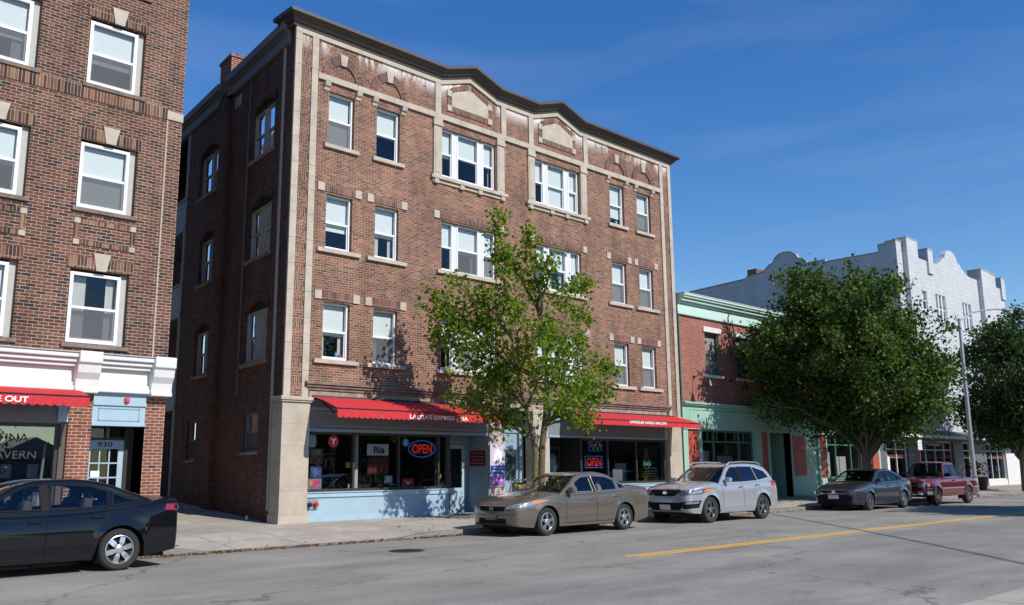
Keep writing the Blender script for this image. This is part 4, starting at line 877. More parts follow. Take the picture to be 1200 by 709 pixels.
for wi, (a, b) in enumerate(WX):
    for fi, (c, d) in enumerate(LF):
        bl, lo = BLS[wi][fi]; sash_window(A, a+.03, b-.16, c+.03, d-.05, .07, bl, 'screen' if lo else '', fw=.075)
        q = MB(); q.box(b-.16, b-.004, .12, .22, c, d); q.build('grey_jamb', 'jamb', A)
        q = MB(); n = 6; z = d+.02; cx = (a+b)/2
        q.face([(a-.07, -.02, z), (b+.07, -.02, z), (b+.1, -.02, z+.28), (a-.1, -.02, z+.28)]); q.face([(a-.07, -.02, z), (a-.07, .02, z), (b+.07, .02, z), (b+.07, -.02, z)]); q.build('brick_lintel', 'soldier_left', A)
        q = MB(); q.extrude([(cx-.11, d+.0), (cx+.11, d+.0), (cx+.19, d+.4), (cx-.19, d+.4)], 'y', -.05, .02); q.build('keystone', 'stone', A)
        q = MB(); q.box(a-.08, b+.08, -.06, .2, c-.09, c); q.build('brick_sill', 'stone_dark', A)
        if fi == 1:
            q = MB(); q.box(a, b+.06, -.02, .02, 6.44, 6.55); q.box(a, b+.06, -.02, .02, 6.93, 7.04); q.box(a, a+.11, -.02, .02, 6.55, 6.93); q.box(b-.05, b+.06, -.02, .02, 6.55, 6.93); q.build('panel_brick_border', 'soldier_left', A)
            for x in (a-.01, b-.06):
                for z in (6.43, 6.93): MB().box(x, x+.13, -.035, .02, z, z+.12).build('panel_corner_block', 'stone', A)
q = MB(); q.box(LX, -3.5, -.022, .02, 9.93, 10.26); q.build('soldier_band', 'soldier_left', A)
q = MB(); q.box(-3.5, -3.095, -.04, .02, 9.95, 10.17); q.box(-3.49, -3.46, -.012, .02, 3.95, 9.95); q.build('corner_stone', 'stone', A)
# white cornice
q = MB()
for y, c, d in ((-.34, 3.82, 3.93), (-.27, 3.72, 3.82), (-.2, 3.63, 3.72), (-.08, 3.3, 3.63), (-.12, 3.22, 3.3), (-.17, 3.1, 3.22)): q.box(LX, RX-.02, y, .1, c, d)
q.build('shop_cornice', 'offwhite', A, bevel=.02)
q = MB(); q.box(LX, RX, -.37, .02, 3.93, 3.955); q.build('cornice_flashing', 'jamb', A)
for x0 in (-5.23, -3.55, -9.6):
    q = MB(); q.extrude([(.0, 3.97), (-.42, 3.97), (-.42, 3.72), (-.36, 3.68), (-.33, 3.5), (-.24, 3.36), (-.22, 3.18), (-.26, 3.14), (-.26, 3.06), (0, 3.06)], 'x', x0, x0+.5); q.build('cornice_bracket', 'offwhite', A, bevel=.02)
for a, b in ((-5.24, -4.75), (-3.56, -3.1)):
    q = MB(); q.box(a, b, -.02, .6, -.1, 3.1); q.build('brick_pier', 'brick_pier', A)
q = MB(); q.box(-4.75, -3.56, -.01, .3, 2.4, 2.82); q.box(-4.75, -3.56, -.05, .3, 2.82, 3.1); q.box(-4.75, -3.56, -.03, .3, 2.36, 2.42); q.build('blue_beam', 'bluep', A)
q = MB()
for a, b, c, d in ((-4.62, -3.69, 2.74, 2.76), (-4.62, -3.69, 2.47, 2.49), (-4.62, -4.60, 2.47, 2.76), (-3.71, -3.69, 2.47, 2.76)): q.box(a, b, -.022, 0, c, d)
q.build('beam_moulding', 'blued', A)
q = MB(); q.box(-4.08, -3.96, -.09, -.05, 2.9, 3.0); q.sell((-4.02, -.1, 2.95), (.04, .03, .06), .5); q.build('alarm_strobe', flat('alarm red', (.6, .06, .05)), A)
q = MB(); q.face([(-3.56, 0, -.05), (-3.56, .75, -.05), (-3.56, .75, 2.4), (-3.56, 0, 2.4)]); q.face([(-4.75, 0, -.05), (-4.75, .75, -.05), (-4.75, .75, 2.4), (-4.75, 0, 2.4)]); q.face([(-4.75, 0, 2.39), (-3.56, 0, 2.39), (-3.56, .75, 2.39), (-4.75, .75, 2.39)]); q.build('doorway_reveal', flat('grey stucco', (.22, .22, .21)), A)
q = MB(); q.box(-4.75, -4.62, .62, .74, -.05, 2.39); q.box(-3.74, -3.56, .62, .74, -.05, 2.39); q.box(-4.62, -3.74, .64, .74, 2.07, 2.12); q.box(-4.2, -4.14, .64, .74, 2.12, 2.39); q.build('door_frame', 'frame', A)
q = MB(); xs_ = [-4.62+.13, -4.3, -4.06, -3.87]; q.box(-4.62, -4.49, .66, .7, -.02, 2.06); q.box(-3.87, -3.74, .66, .7, -.02, 2.06); q.box(-4.49, -3.87, .66, .7, 1.86, 2.06); q.box(-4.49, -3.87, .66, .7, -.02, .55)
for x in (-4.3, -4.08): q.box(x, x+.03, .66, .7, .55, 1.86)
for z in (.86, 1.19, 1.52): q.box(-4.49, -3.87, .663, .697, z, z+.03)
D = q.build('door', 'bluep', A); g = MB(); g.face([(-4.49, .68, .55), (-3.87, .68, .55), (-3.87, .68, 1.86), (-4.49, .68, 1.86)]); g.build('pane', 'pane', D); text('house_number', '930', -4.18, .655, 1.965, .12, 'black', D, .34, bold=.02)
q = MB(); q.box(-4.46, -4.26, .658, .664, 1.22, 1.36); q.build('paper_notice', flat('paper', (.75, .75, .72)), D)
g = MB(); g.face([(-4.62, .69, 2.12), (-3.74, .69, 2.12), (-3.74, .69, 2.39), (-4.62, .69, 2.39)]); g.build('transom_pane', 'pane', A)
q = MB(); q.face([(-4.75, 1.6, -.1), (-3.5, 1.6, -.1), (-3.5, 1.6, 2.5), (-4.75, 1.6, 2.5)]); q.build('hall_interior', 'dim', A)
glazed(A, -11.0, -5.37, .55, 2.38, .1, (-8.2,), fr='frame', glass='mirrorglass')
q = MB(); q.box(-5.37, -5.24, .05, .2, -.05, 2.4); q.build('window_end_post', 'bronze', A)
q = MB(); q.box(-11, -5.24, .06, .3, 2.385, 3.1); q.build('sign_board', 'blueg', A); q = MB(); q.box(-5.45, -5.24, .0, .06, 2.42, 2.9); q.build('sign_board_end', 'bluep', A)
q = MB(); q.box(-11, -5.24, .05, .3, -.1, .55); q.build('base_panel', 'blued', A)
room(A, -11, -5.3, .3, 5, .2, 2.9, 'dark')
for b, z, x_, w_ in (('TINA', 2.07, -6.28, .62), ('TAVERN', 1.71, -6.27, .96)):
    text('window_lettering', b, x_, .14, z, .17, flat('faded maroon', (.045, .03, .034)), A, w_)
q = MB(); q.tube([(-5.62, .35, .6), (-5.56, .35, 1.95)], .03, 8); q.build('inner_pole', flat('pale pole', (.5, .5, .45)), A)

# ------------------------------------------------------------------ two-storey brick building with mint shopfront
G = thing('shop_building', (17.7, 0, 0), 'two-storey red brick building with mint green cornice and shopfront', 'building')
GX0, GX1 = 17.6, 35.2; gw = [(19.6+2.38*k, 20.64+2.38*k) for k in range(7)]
q = MB(); wall_holes(q, GX0, GX1, 3.85, 7.5, [(a, b, 5.1, 6.88) for a, b in gw], .02, .12); q.build('front_wall', 'brick_new', G)
q = MB(); q.face([(GX0, .02, 0), (GX0, 16, 0), (GX0, 16, 8), (GX0, .02, 8)]); q.face([(GX1, .02, 0), (GX1, 16, 0), (GX1, 16, 8), (GX1, .02, 8)]); q.face([(GX0, 16, 0), (GX1, 16, 0), (GX1, 16, 8), (GX0, 16, 8)]); q.build('side_wall', 'brick_new', G)
q = MB(); q.face([(GX0, 0, 7.9), (GX1, 0, 7.9), (GX1, 16, 7.9), (GX0, 16, 7.9)]); q.build('roof', 'dark', G)
q = MB()
for y, c, d in ((-.42, 8.18, 8.28), (-.36, 8.1, 8.18), (-.26, 7.98, 8.1), (-.16, 7.9, 7.98), (-.06, 7.5, 7.9), (-.09, 7.44, 7.5)): q.box(GX0+.08, GX1, y, .3, c, d)
q.build('cornice', 'mintl', G, bevel=.03)
q = MB(); q.box(GX0+.06, GX1, -.44, .3, 8.28, 8.3); q.build('cornice_flashing', 'offwhite', G)
for a, b in gw:
    sash_window(G, a+.004, b-.004, 5.1, 6.876, .08, .98, '', frame='greend', fw=.07, upper='screenblind') if False else sash_window(G, a+.004, b-.004, 5.104, 6.876, .08, .98, 'screen', frame='greend', fw=.05, upper='curtain')
    q = MB(); q.box(a-.14, b+.14, -.05, .06, 6.9, 7.12); q.build('stone_lintel', 'offwhite', G, bevel=.008); q = MB(); q.box(a-.14, b+.14, -.1, .1, 4.99, 5.1); q.build('stone_sill', 'offwhite', G, bevel=.008)
q = MB(); q.face([(GX0, 2, 3.9), (GX1, 2, 3.9), (GX1, 2, 7.5), (GX0, 2, 7.5)]); q.build('room_interior', 'dim', G)
q = MB(); q.box(GX0+.03, GX1, -.1, .3, 2.86, 3.76); q.box(GX0+.03, GX1, -.2, .3, 3.76, 3.82); q.box(GX0+.03, GX1, -.26, .3, 3.82, 3.9); q.box(GX0+.03, GX1, -.13, .3, 2.82, 2.9)
for k in range(9):
    a = GX0+.5+k*1.93; 
    for c, d in ((3.0, 3.02), (3.6, 3.62)): q.box(a, a+1.7, -.118, -.09, c, d)
    for x in (a, a+1.68): q.box(x, x+.02, -.118, -.09, 3.02, 3.6)
q.build('shop_fascia', 'mint', G, bevel=.01)
pil = [(17.63, 17.95), (18.72, 18.92), (22.98, 23.46), (24.0, 24.15), (28.5, 28.72), (29.3, 29.42), (33.4, 33.95), (35.0, 35.2)]
for a, b in pil:
    q = MB(); q.box(a, b, -.09, .3, -.15, 2.84); q.box(a-.02, b+.02, -.12, .28, -.15, .3); q.build('mint_pilaster', 'mint', G, bevel=.01)
for a, b, y in ((17.95, 18.72, -.03), (23.46, 24.0, -.03), (28.72, 29.3, -.03), (33.95, 35.0, -.07)):
    q = MB(); q.box(a, b, y, .3, .75, 2.82); q.build('red_panel', 'redp', G); q = MB(); q.box(a, b, y-.015, .3, -.15, .75); q.build('kick_panel', 'mint', G)
for a, b, mm in ((18.92, 22.98, (20.0, 21.9)), (29.42, 33.4, (30.6, 32.2))):
    glazed(G, a, b, .75, 2.82, .1, mm, fr='greend', transom=2.35)
    q = MB(); q.box(a, b, .03, .3, -.15, .75); q.box(a, b, -.02, .1, .7, .75); q.build('kick_panel', 'mint', G)
    room(G, a, b, .4, 5, .2, 2.9, 'dim'); q = MB(); q.box(a+.3, a+1.3, .5, .52, .76, 2.0); q.box(a+2.2, a+3.4, .7, .72, .76, 1.8); q.build('window_display_board', flat('pale display', (.5, .52, .5)), G)
    q = MB()
    for k in range(1, 6): q.box(a+(b-a)*k/6-.015, a+(b-a)*k/6+.015, .11, .17, 2.38, 2.75)
    q.build('transom_bars', 'greend', G)
# recessed entrance
q = MB(); q.face([(24.15, .2, -.1), (24.15, 1.6, -.1), (24.15, 1.6, 2.84), (24.15, .2, 2.84)]); q.face([(28.5, .2, -.1), (28.5, .3, -.1), (28.5, .3, 2.84), (28.5, .2, 2.84)]); q.face([(24.15, 1.6, -.1), (26.0, 1.6, -.1), (26.0, 1.6, 2.84), (24.15, 1.6, 2.84)]); q.face([(24.15, .2, 2.83), (26.1, .2, 2.83), (26.1, 1.6, 2.83), (24.15, 1.6, 2.83)]); q.build('entrance_recess', 'greend', G)
q = MB(); q.box(26.0, 28.5, .0, .3, -.15, 2.84); q.box(26.0, 26.08, .0, 1.6, -.1, 2.84); q.build('entrance_wall', 'mint', G)
q = MB(); q.box(26.3, 27.4, -.02, .1, .9, 2.7); q.build('red_panel', 'redp', G)
q = MB(); q.box(24.4, 25.3, 1.5, 1.56, -.05, 2.1); dr = q.build('door', 'greend', G); g = MB(); g.box(24.52, 25.18, 1.48, 1.5, .9, 1.95); g.build('pane', 'pane', dr)
q = MB(); q.box(26.0, 26.5, -.0, .03, 4.3, 4.6); q.build('wall_plaque', 'offwhite', G)
q = MB(); q.tube([(17.72, -.03, 3.9), (17.72, -.03, 7.4)], .04, 8); q.build('downpipe', 'greend', G)
# gooseneck lamps
def gooseneck(x):
    t = thing('gooseneck_lamp', (x, 0, 4.92), '', 'wall lamp', 'black gooseneck lamps over the mint shopfront')
    q = MB(); q.lathe([(0, -.03), (.06, -.03), (.07, 0)], (x, .01, 4.94), axis='y', n=14); q.build('wall_plate', 'black', t)
    q = MB(); pts = [(x, 0, 4.94), (x, -.1, 4.95), (x, -.2, 5.0), (x, -.32, 5.1), (x, -.46, 5.14), (x, -.6, 5.1), (x, -.69, 5.0), (x, -.71, 4.86)]; q.tube(pts, .017, 8); q.build('arm', 'black', t)
    q = MB(); q.lathe([(.03, .12), (.05, .1), (.06, .02), (.09, -.02), (.17, -.24), (.165, -.24), (.08, -.02)], (x, -.71, 4.76), n=20); q.build('lamp_shade', 'black', t)
    return t
tag(gooseneck(18.66), 'black gooseneck wall lamp below the first window, clear of the tree')
tag(gooseneck(21.33), 'black gooseneck wall lamp under the second window, beside the big leafy tree')

# ------------------------------------------------------------------ white clapboard building
K = thing('clapboard_building', (39.8, 0, 0), 'tall white clapboard building with curved mission gables and a dark storefront', 'building')
KX0, KX1 = 39.8, 58.0
q = MB(); KW = [(42.4, 43.75, 10.6, 11.8), (45.1, 46.7, 10.0, 11.85), (49.55, 51.1, 10.0, 11.85), (55.5, 56.8, 10.4, 11.75), (42.4, 43.75, 6.7, 8.2), (45.1, 46.7, 6.4, 8.2), (49.55, 51.1, 6.4, 8.2), (55.5, 56.8, 6.6, 8.1)]
wall_holes(q, KX0, KX1, 2.9, 13.5, KW, 0, .1)
gable = [(KX0, 13.5), (KX1, 13.5), (KX1, 13.78), (51.4, 13.78), (50.7, 13.9), (50.1, 14.15), (49.7, 14.42), (49.4, 14.45), (49.2, 14.8), (48.8, 15.05), (48.3, 15.12), (47.8, 15.05), (47.4, 14.8), (47.2, 14.45), (46.9, 14.42), (46.5, 14.1), (45.9, 13.85), (45.2, 13.78), (KX0, 13.78)]
q.face([(x, 0, z) for x, z in gable], [(x, z) for x, z in gable])
q.build('front_wall', 'siding', K)
q = MB(); q.extrude([(x, z) for x, z in gable if z > 13.5], 'y', .02, .35); q.build('mission_gable', 'siding', K)
for a, b, z, y in ((39.76, 40.5, 14.35, -.02), (40.62, 42.2, 14.62, -.3), (44.2, 44.95, 14.55, -.12), (52.8, 54.4, 14.5, -.3), (54.4, 55.6, 14.45, -.28), (57.3, 58.05, 14.55, -.12)):
    q = MB(); q.box(a, b, y, .6 if z < 14.6 else .5, 3.0 if y < -.2 else 13.0, z); o = q.build('front_pier', 'siding', K); c = MB(); c.box(a-.03, b+.03, y-.03, .63 if z < 14.6 else .53, z, z+.05); c.build('pier_cap', 'jamb', o)
side = [(0, 0), (0, 14.3), (1.06, 14.3), (1.06, 13.85), (4.4, 13.85), (4.4, 13.98), (5.6, 14.0), (5.9, 14.3), (6.2, 14.42), (6.35, 14.7), (6.7, 14.92), (7.1, 14.97), (7.5, 14.92), (7.85, 14.7), (8.0, 14.4), (8.3, 14.3), (8.7, 13.95), (9.2, 13.85), (10, 13.8), (10, 13.68), (16, 13.4), (16, 0)]
q = MB(); q.face([(KX0, y, z) for y, z in side], [(y, z) for y, z in side])
q.face([(KX1, 0, 0), (KX1, 16, 0), (KX1, 16, 13.4), (KX1, 0, 13.8)]); q.face([(KX0, 16, 0), (KX1, 16, 0), (KX1, 16, 13.4), (KX0, 16, 13.4)]); q.build('side_wall', 'siding', K)
q = MB(); 
for (y0, z0), (y1, z1) in zip(side[1:-2], side[2:-1]):
    d = Vector((0, -(z1-z0), y1-y0)); d = d.normalized()*.05 if d.length > 0 else d
    q.face([(KX0-.05, y0, z0+.004), (KX0+.2, y0, z0+.004), (KX0+.2, y1, z1+.004), (KX0-.05, y1, z1+.004)]); q.face([(KX0-.05, y0, z0-.04), (KX0-.05, y0, z0+.004), (KX0-.05, y1, z1+.004), (KX0-.05, y1, z1-.04)])
q.build('side_coping', 'jamb', K)
q = MB(); q.face([(KX0, .3, 13.2), (KX1, .3, 13.2), (KX1, 16, 13.0), (KX0, 16, 13.0)]); q.build('roof', 'dark', K)
q = MB(); q.box(40.1, 41.0, 9.4, 10.1, 13.0, 14.3); q.build('chimney', 'brick_far', K)
q = MB(); q.face([(KX0, 1.5, 3), (KX1, 1.5, 3), (KX1, 1.5, 13), (KX0, 1.5, 13)]); q.build('room_interior', 'dim', K)
for a, b, c, d in KW:
    sub = None
    if b-a > 1.5: n = 3; g_ = .14; cw = (b-a-.08-2*g_)/3; sub = [(a+.04+k*(cw+g_), a+.04+k*(cw+g_)+cw) for k in range(3)]
    else: sub = [(a+.02, (a+b)/2-.02), ((a+b)/2+.02, b-.02)]
    sash_window(K, a+.004, b-.004, c+.004, d-.004, .04, .35, [''] * len(sub), sub=sub, mull='offwhite', frame='white', fw=.035)
# storefront of the white building
q = MB(); q.box(35.2, KX1, -.02, .3, 2.7, 2.98); q.box(35.2, 39.8, .0, .3, 2.98, 3.4); q.build('storefront_beam', 'greytrim', K)
for a, b, m, h in ((35.22, 36.0, 'greytrim', 2.7), (36.05, 36.35, 'offwhite', 1.8), (38.9, 40.3, 'greytrim', 2.7), (45.45, 47.0, 'greytrim', 2.7), (48.4, 50.9, 'greytrim', 2.7), (54.6, 55.2, 'offwhite', 2.7), (55.2, 57.9, 'offwhite', 2.7)):
    q = MB(); q.box(a, b, -.05, .3, -.15, h); q.build('storefront_post', m, K)
for a, b, mm in ((36.35, 38.9, (37.6,)), (40.3, 45.45, (41.6, 43.0, 44.3)), (47.0, 48.4, ()), (50.95, 54.6, (52.2, 53.4))):
    glazed(K, a, b, .35, 2.7, .1, mm, fr='mullion', transom=2.2); q = MB(); q.box(a, b, .0, .3, -.15, .35); q.build('kick_panel', 'greytrim' if a < 50 else 'offwhite', K)
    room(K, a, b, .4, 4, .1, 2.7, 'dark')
    for k, c in enumerate(((.02, .12, .35), (.35, .05, .03), (.45, .3, .04))):
        q = MB(); q.box(a+.1, b-.1, .16, .165, 1.72+.07*(2-k), 1.79+.07*(2-k)); q.build('stripe_decal', flat('stripe %d' % k, c), K)
q = MB(); q.extrude([(.1, 3.38), (-.95, 2.95), (-.95, 2.85), (.1, 2.85)], 'x', 35.9, 49.2); q.build('pent_roof', 'shingle', K)
q = MB(); q.extrude([(.1, 3.38), (-.95, 2.95), (-.95, 2.85), (.1, 2.85)], 'x', 51.0, 58.0); q.build('pent_roof', 'shingle', K)
q = MB(); q.box(35.85, 58.05, -.99, -.95, 2.82, 2.97); q.build('roof_gutter', 'mullion', K)
q = MB(); q.extrude([(48.3, 3.0), (51.9, 3.0), (50.1, 4.2)], 'y', -1.3, .0); q.build('entrance_gable', 'greytrim', K)
q = MB()
for sx in (-1, 1): q.face([(50.1, -1.35, 4.3), (50.1+sx*1.95, -1.35, 3.0), (50.1+sx*1.95, .05, 3.0), (50.1, .05, 4.3)]); q.tube([(50.1, -1.35, 4.25), (50.1+sx*1.95, -1.35, 2.97)], .06, 6)
q.build('gable_roof', 'shingle', K)
q = MB(); q.box(41.6, 43.6, -.03, .0, 2.42, 2.62); t = tag(q.build('name_board', 'greytrim', K))
text('lettering', 'Antiques', 42.6, -.045, 2.5, .2, 'offwhite', K, 1.3)

F_ = thing('far_brick_building', (59.5, 0, 0), 'brown brick building beyond the white clapboard one', 'building')
q = MB(); wall_holes(q, 60, 78, -.2, 7, [(62+3*k, 63.2+3*k, 4, 5.8) for k in range(5)], 0, .15); q.face([(60, 0, -.2), (60, 14, -.2), (60, 14, 7), (60, 0, 7)]); q.face([(60, 0, 6.9), (78, 0, 6.9), (78, 14, 6.9), (60, 14, 6.9)]); q.build('front_wall', 'brick_far', F_)
q = MB(); q.box(59.9, 78, -.25, .1, 6.9, 7.3); q.build('cornice', 'fascia', F_)
for k in range(5): sash_window(F_, 62+3*k, 63.2+3*k, 4, 5.8, .08, .5, '')
# across the street (seen in the shop windows only)
H = thing('gabled_house', (18, -85, 0), 'dark gabled house on the far side of the street', 'building')
q = MB(); q.box(14, 22, -92, -82, -.3, 3.2); q.build('house_wall', 'greytrim', H)
q = MB(); q.extrude([(13.5, 3.0), (22.5, 3.0), (18, 5.2)], 'y', -92.4, -81.6); q.build('house_roof', 'shingle', H)
for x in (15, 17.5, 20):
    q = MB(); q.box(x, x+1, -81.99, -81.9, 1.0, 2.4); q.build('window', 'offwhite', H)
O = thing('added_opposite_shops', (10, -26.5, 0), 'added low brown brick shops on the opposite pavement, darkening the shop window reflections', 'building')  # unseen row added to darken the reflections in the shop glass
q = MB(); wl_ = [(11+4*k, 13.6+4*k, .7, 2.6) for k in range(38)]
def opp(p): return Vector((p[0], -26.5-p[1], p[2]))
q.xf = opp; wall_holes(q, 10, 170, -.2, 5.2, wl_, 0, .3); q.build('front_wall', 'brick_far', O)
q = MB(); q.box(10, 170, -38, -26.9, 5.0, 5.15); q.box(10, 170, -26.9, -26.4, 5.2, 5.5); q.build('roof', 'dark', O)
q = MB(); q.box(10, 170, -38, -37.8, -.2, 5); q.box(10, 10.2, -37.7, -26.8, -.2, 5); q.build('side_wall', 'brick_far', O)
q = MB(); q.box(10.3, 169, -26.9, -26.82, .4, 2.8); q.build('shop_window', 'dark', O)
# ------------------------------------------------------------------ trees
def bez(p0, p1, p2, n): return [p0*(1-t)**2+p1*2*t*(1-t)+p2*t*t for t in [i/n for i in range(n+1)]]
def leaf(q, c, size, rnd, up=.5):
    n = Vector((rnd.gauss(0, 1), rnd.gauss(0, 1)-.35, rnd.gauss(0, 1)+up)).normalized(); u = n.orthogonal().normalized(); u.rotate(__import__('mathutils').Quaternion(n, rnd.uniform(0, 6.28))); v = n.cross(u)
    l_ = size*rnd.uniform(.65, 1.25); w_ = l_*rnd.uniform(.36, .5); f = n*l_*.18
    # folded pointed leaf
    a = c-u*l_*.5; b = c+u*l_*.5; m1 = c+v*w_+f-u*l_*.08; m2 = c-v*w_+f-u*l_*.08
    i0 = len(q.v); q.v += [tuple(a), tuple(m1), tuple(b), tuple(m2)]; q.f += [(i0, i0+1, i0+2), (i0, i0+2, i0+3)]; q.uv += [(0, 0)]*6; q.sm += [False, False]
def grow(t, limbs, leafm, barkm, rnd, leafsize, per, spread, trunkparts, extra=None):
    br = MB(); cr = MB(); allp = []
    for pts, r in trunkparts: br.tube(pts, r, 10)
    for (p0, p1, p2, r0, dens, sp) in limbs:
        n = 9; pts = [p+Vector((rnd.gauss(0, .03), rnd.gauss(0, .03), rnd.gauss(0, .03)))*(1 if 0 < i < n else 0)*(p2-p0).length*.4 for i, p in enumerate(bez(p0, p1, p2, n))]
        br.tube(pts, [r0*(1-.85*i/n)+.004 for i in range(n+1)], 6, caps=False)
        L_ = (p2-p0).length; nt = max(4, int(L_*5))
        for k in range(nt):
            s_ = rnd.uniform(.22, 1.0); i = min(n-1, int(s_*n)); b = pts[i].lerp(pts[i+1], s_*n-i); ax = (pts[i+1]-pts[i]).normalized()
            d = Vector((rnd.gauss(0, 1), rnd.gauss(0, 1), rnd.gauss(.25, .8))); d = (d-ax*d.dot(ax)).normalized()*.8+ax*rnd.uniform(.3, .9); d.normalize()
            tl = sp*rnd.uniform(.4, 1.25)*(1-.55*max(0, s_-.5)*2); e = b+d*tl+Vector((0, 0, -.12*tl)); br.tube([b, b.lerp(e, .5)+Vector((0, 0, .05)), e], [.012, .008, .003], 4, caps=False)
            for j in range(int(per*dens*rnd.uniform(.6, 1.3))):
                f = rnd.uniform(.15, 1.08); c = b.lerp(e, f)+Vector((rnd.gauss(0, 1), rnd.gauss(0, 1), rnd.gauss(0, 1)))*leafsize*1.15; leaf(cr, c, leafsize, rnd)
        for j in range(int(per*.8*dens)): leaf(cr, pts[-1]+Vector((rnd.gauss(0, 1), rnd.gauss(0, 1), rnd.gauss(0, 1)))*leafsize*1.2, leafsize, rnd)
    if extra: extra(cr, rnd)
    br.build('trunk', barkm, t); cr.build('crown', leafm, t)
V = Vector
# the young street tree in front of the apartment block
T1 = thing('street_tree', (5.85, -3.55, -.1), 'young twin-stemmed street tree with a loose leafy crown in front of the brick apartments', 'tree')
rnd = random.Random(7)
base1, base2 = V((5.72, -3.6, -.12)), V((6.05, -3.5, -.12)); fk = V((5.95, -3.6, 2.75))
stemA = [base1, V((5.68, -3.62, .8)), V((5.75, -3.6, 1.7)), V((5.62, -3.55, 2.5)), V((5.35, -3.5, 3.4)), V((5.1, -3.5, 4.3)), V((4.9, -3.5, 5.4))]
stemB = [base2, V((6.05, -3.5, 1.0)), V((6.08, -3.55, 2.0)), V((6.2, -3.6, 2.9)), V((6.3, -3.55, 3.8)), V((6.2, -3.5, 5.0)), V((6.1, -3.4, 6.2))]
tips = [(4.29,-3.7,8.24),(5.85,-3.3,8.2),(3.1,-2.2,6.1),(3.2,-2.0,5.6),(3.55,-2.6,6.35),(3.6,-1.9,5.0),(3.8,-2.2,5.6),(3.9,-2.2,3.3),(4.0,-2.6,3.0),(9.19,-2.7,7.1),(9.88,-2.9,4.46),(8.41,-4.0,3.5),(5.92,-4.3,7.19),(5.99,-2.5,7.3),(3.75,-2.9,4.95),(4.48,-5.3,4.97),(6.58,-4.6,4.79),(6.34,-2.1,4.54),(4.2,-3.0,3.75),(5.5,-4.9,3.07),(5.66,-3.7,6.51),(9.2,-2.5,6.1),(7.27,-4.3,2.55),(3.83,-2.4,4.6),(4.22,-3.2,6.1),(4.15,-4.7,5.46),(4.35,-3.6,7.2),(7.6,-4.2,4.4),(8.3,-3.0,5.2),(7.2,-2.6,5.6),(4.6,-2.6,5.4),(6.9,-4.6,3.6),(5.0,-4.9,4.0)]
limbs = []
for tp in tips:
    p2 = V(tp); st = stemA if p2.x < 5.4 else stemB
    zz = max(2.4, min(p2.z-1.0-(abs(p2.x-st[3].x))*.35, 5.6)); i = min(range(len(st)-1), key=lambda k: abs((st[k].z+st[k+1].z)/2-zz)); p0 = st[i].lerp(st[i+1], .5)
    p1 = p0.lerp(p2, .5)+V((0, 0, .18*(p2-p0).length*(.6 if p2.z > 3.2 else 1.4))); top = p2.z > 6.8
    limbs.append((p0, p1, p2, .045, 1.0 if top else 1.0, .38 if top else (.5 if p2.z < 3.9 and p2.x < 5.5 else .72)))
grow(T1, limbs, 'leaf1', 'bark_moss', rnd, .135, 24, .6, [(stemA, [.105, .09, .08, .07, .055, .04, .02]), (stemB, [.12, .105, .095, .085, .07, .05, .025])])
def big_tree(label, x, y, H, rx, ry, zlow, seed, leafm, n_limb, leafsize, per, trunk_r=.2, lean=0., cut=None):
    t = thing('street_tree', (x, y, -.1), label, 'tree'); r = random.Random(seed); b = V((x, y, -.15)); h0 = zlow*.85
    st = [b, V((x+.05, y, h0*.5)), V((x-.03+lean*.1, y, h0)), V((x+lean*.3, y+.1, h0+(H-h0)*.35)), V((x+lean*.7, y, h0+(H-h0)*.7))]
    lump = lambda u, cz: 1+.15*math.sin(3*u+seed+2.5*cz)+.13*math.sin(5*u-seed*1.7)*(1-abs(cz))+.10*math.sin(7*cz+2*u+seed)
    limbs = []; zc = (H+zlow)/2; rz = (H-zlow)/2
    for k in range(n_limb):
        for _ in range(50):
            u = r.uniform(0, 6.283); cz = r.uniform(-1, 1); s_ = (1-abs(cz)**2.6)**(1/2.2); rr = r.uniform(.72, 1.04)*lump(u, cz)
            shape = 1 if cz < 0 else (1-.3*cz)
            p2 = V((x+lean+rx*rr*shape*s_*math.cos(u), y+ry*rr*shape*s_*math.sin(u), zc+rz*cz*rr))
            if (p2.y < .0-.25 or p2.z > 9) and not (cut and cut(p2)): break
        if p2.y > -.25: p2.y = -.3
        i = 1+min(2, int(max(0, (p2.z-zlow)/(H-zlow))*3)); p0 = st[i].lerp(st[i+1], r.uniform(.2, .9)); p1 = p0.lerp(p2, .5)+V((0, 0, .5+.1*(p2-p0).length))
        limbs.append((p0, p1, p2, .07, 1.0, .95))
    for k in range(9):      # shoots that break the outline
        u = k*.7+seed; rr = .25+.5*r.random(); p2 = V((x+lean+rx*rr*math.cos(u), min(-.4, y+ry*rr*math.sin(u)), H-.1-1.3*rr+r.uniform(-.1, .75)))
        if cut and cut(p2): continue
        p0 = st[3].lerp(st[4], .5)
        limbs.append((p0, p0.lerp(p2, .5)+V((0, 0, .5)), p2, .05, .6, .5))
    def fill(cr, rn):
        for k in range(int(n_limb*per*1.3)):
            while True:
                a = V((rn.uniform(-1, 1), rn.uniform(-1, 1), rn.uniform(-1, 1)))
                if .35 < a.length < .95*lump(math.atan2(a.y, a.x), a.z/a.length): break
            sh = 1 if a.z < 0 else 1-.25*a.z
            c = V((x+lean+a.x*rx*sh, y+a.y*ry*sh, zc+a.z*rz))
            if c.y < -.15 and not (cut and cut(c)) and math.sin(c.x*2.1+seed)+math.sin(c.z*2.6+c.x)+math.sin(c.y*2.3+seed*2) > -.35: leaf(cr, c, leafsize, rn)
    grow(t, limbs, leafm, 'bark', r, leafsize, per, .9, [(st, [trunk_r*1.15, trunk_r, trunk_r*.85, trunk_r*.5, .03])], fill)
    return t
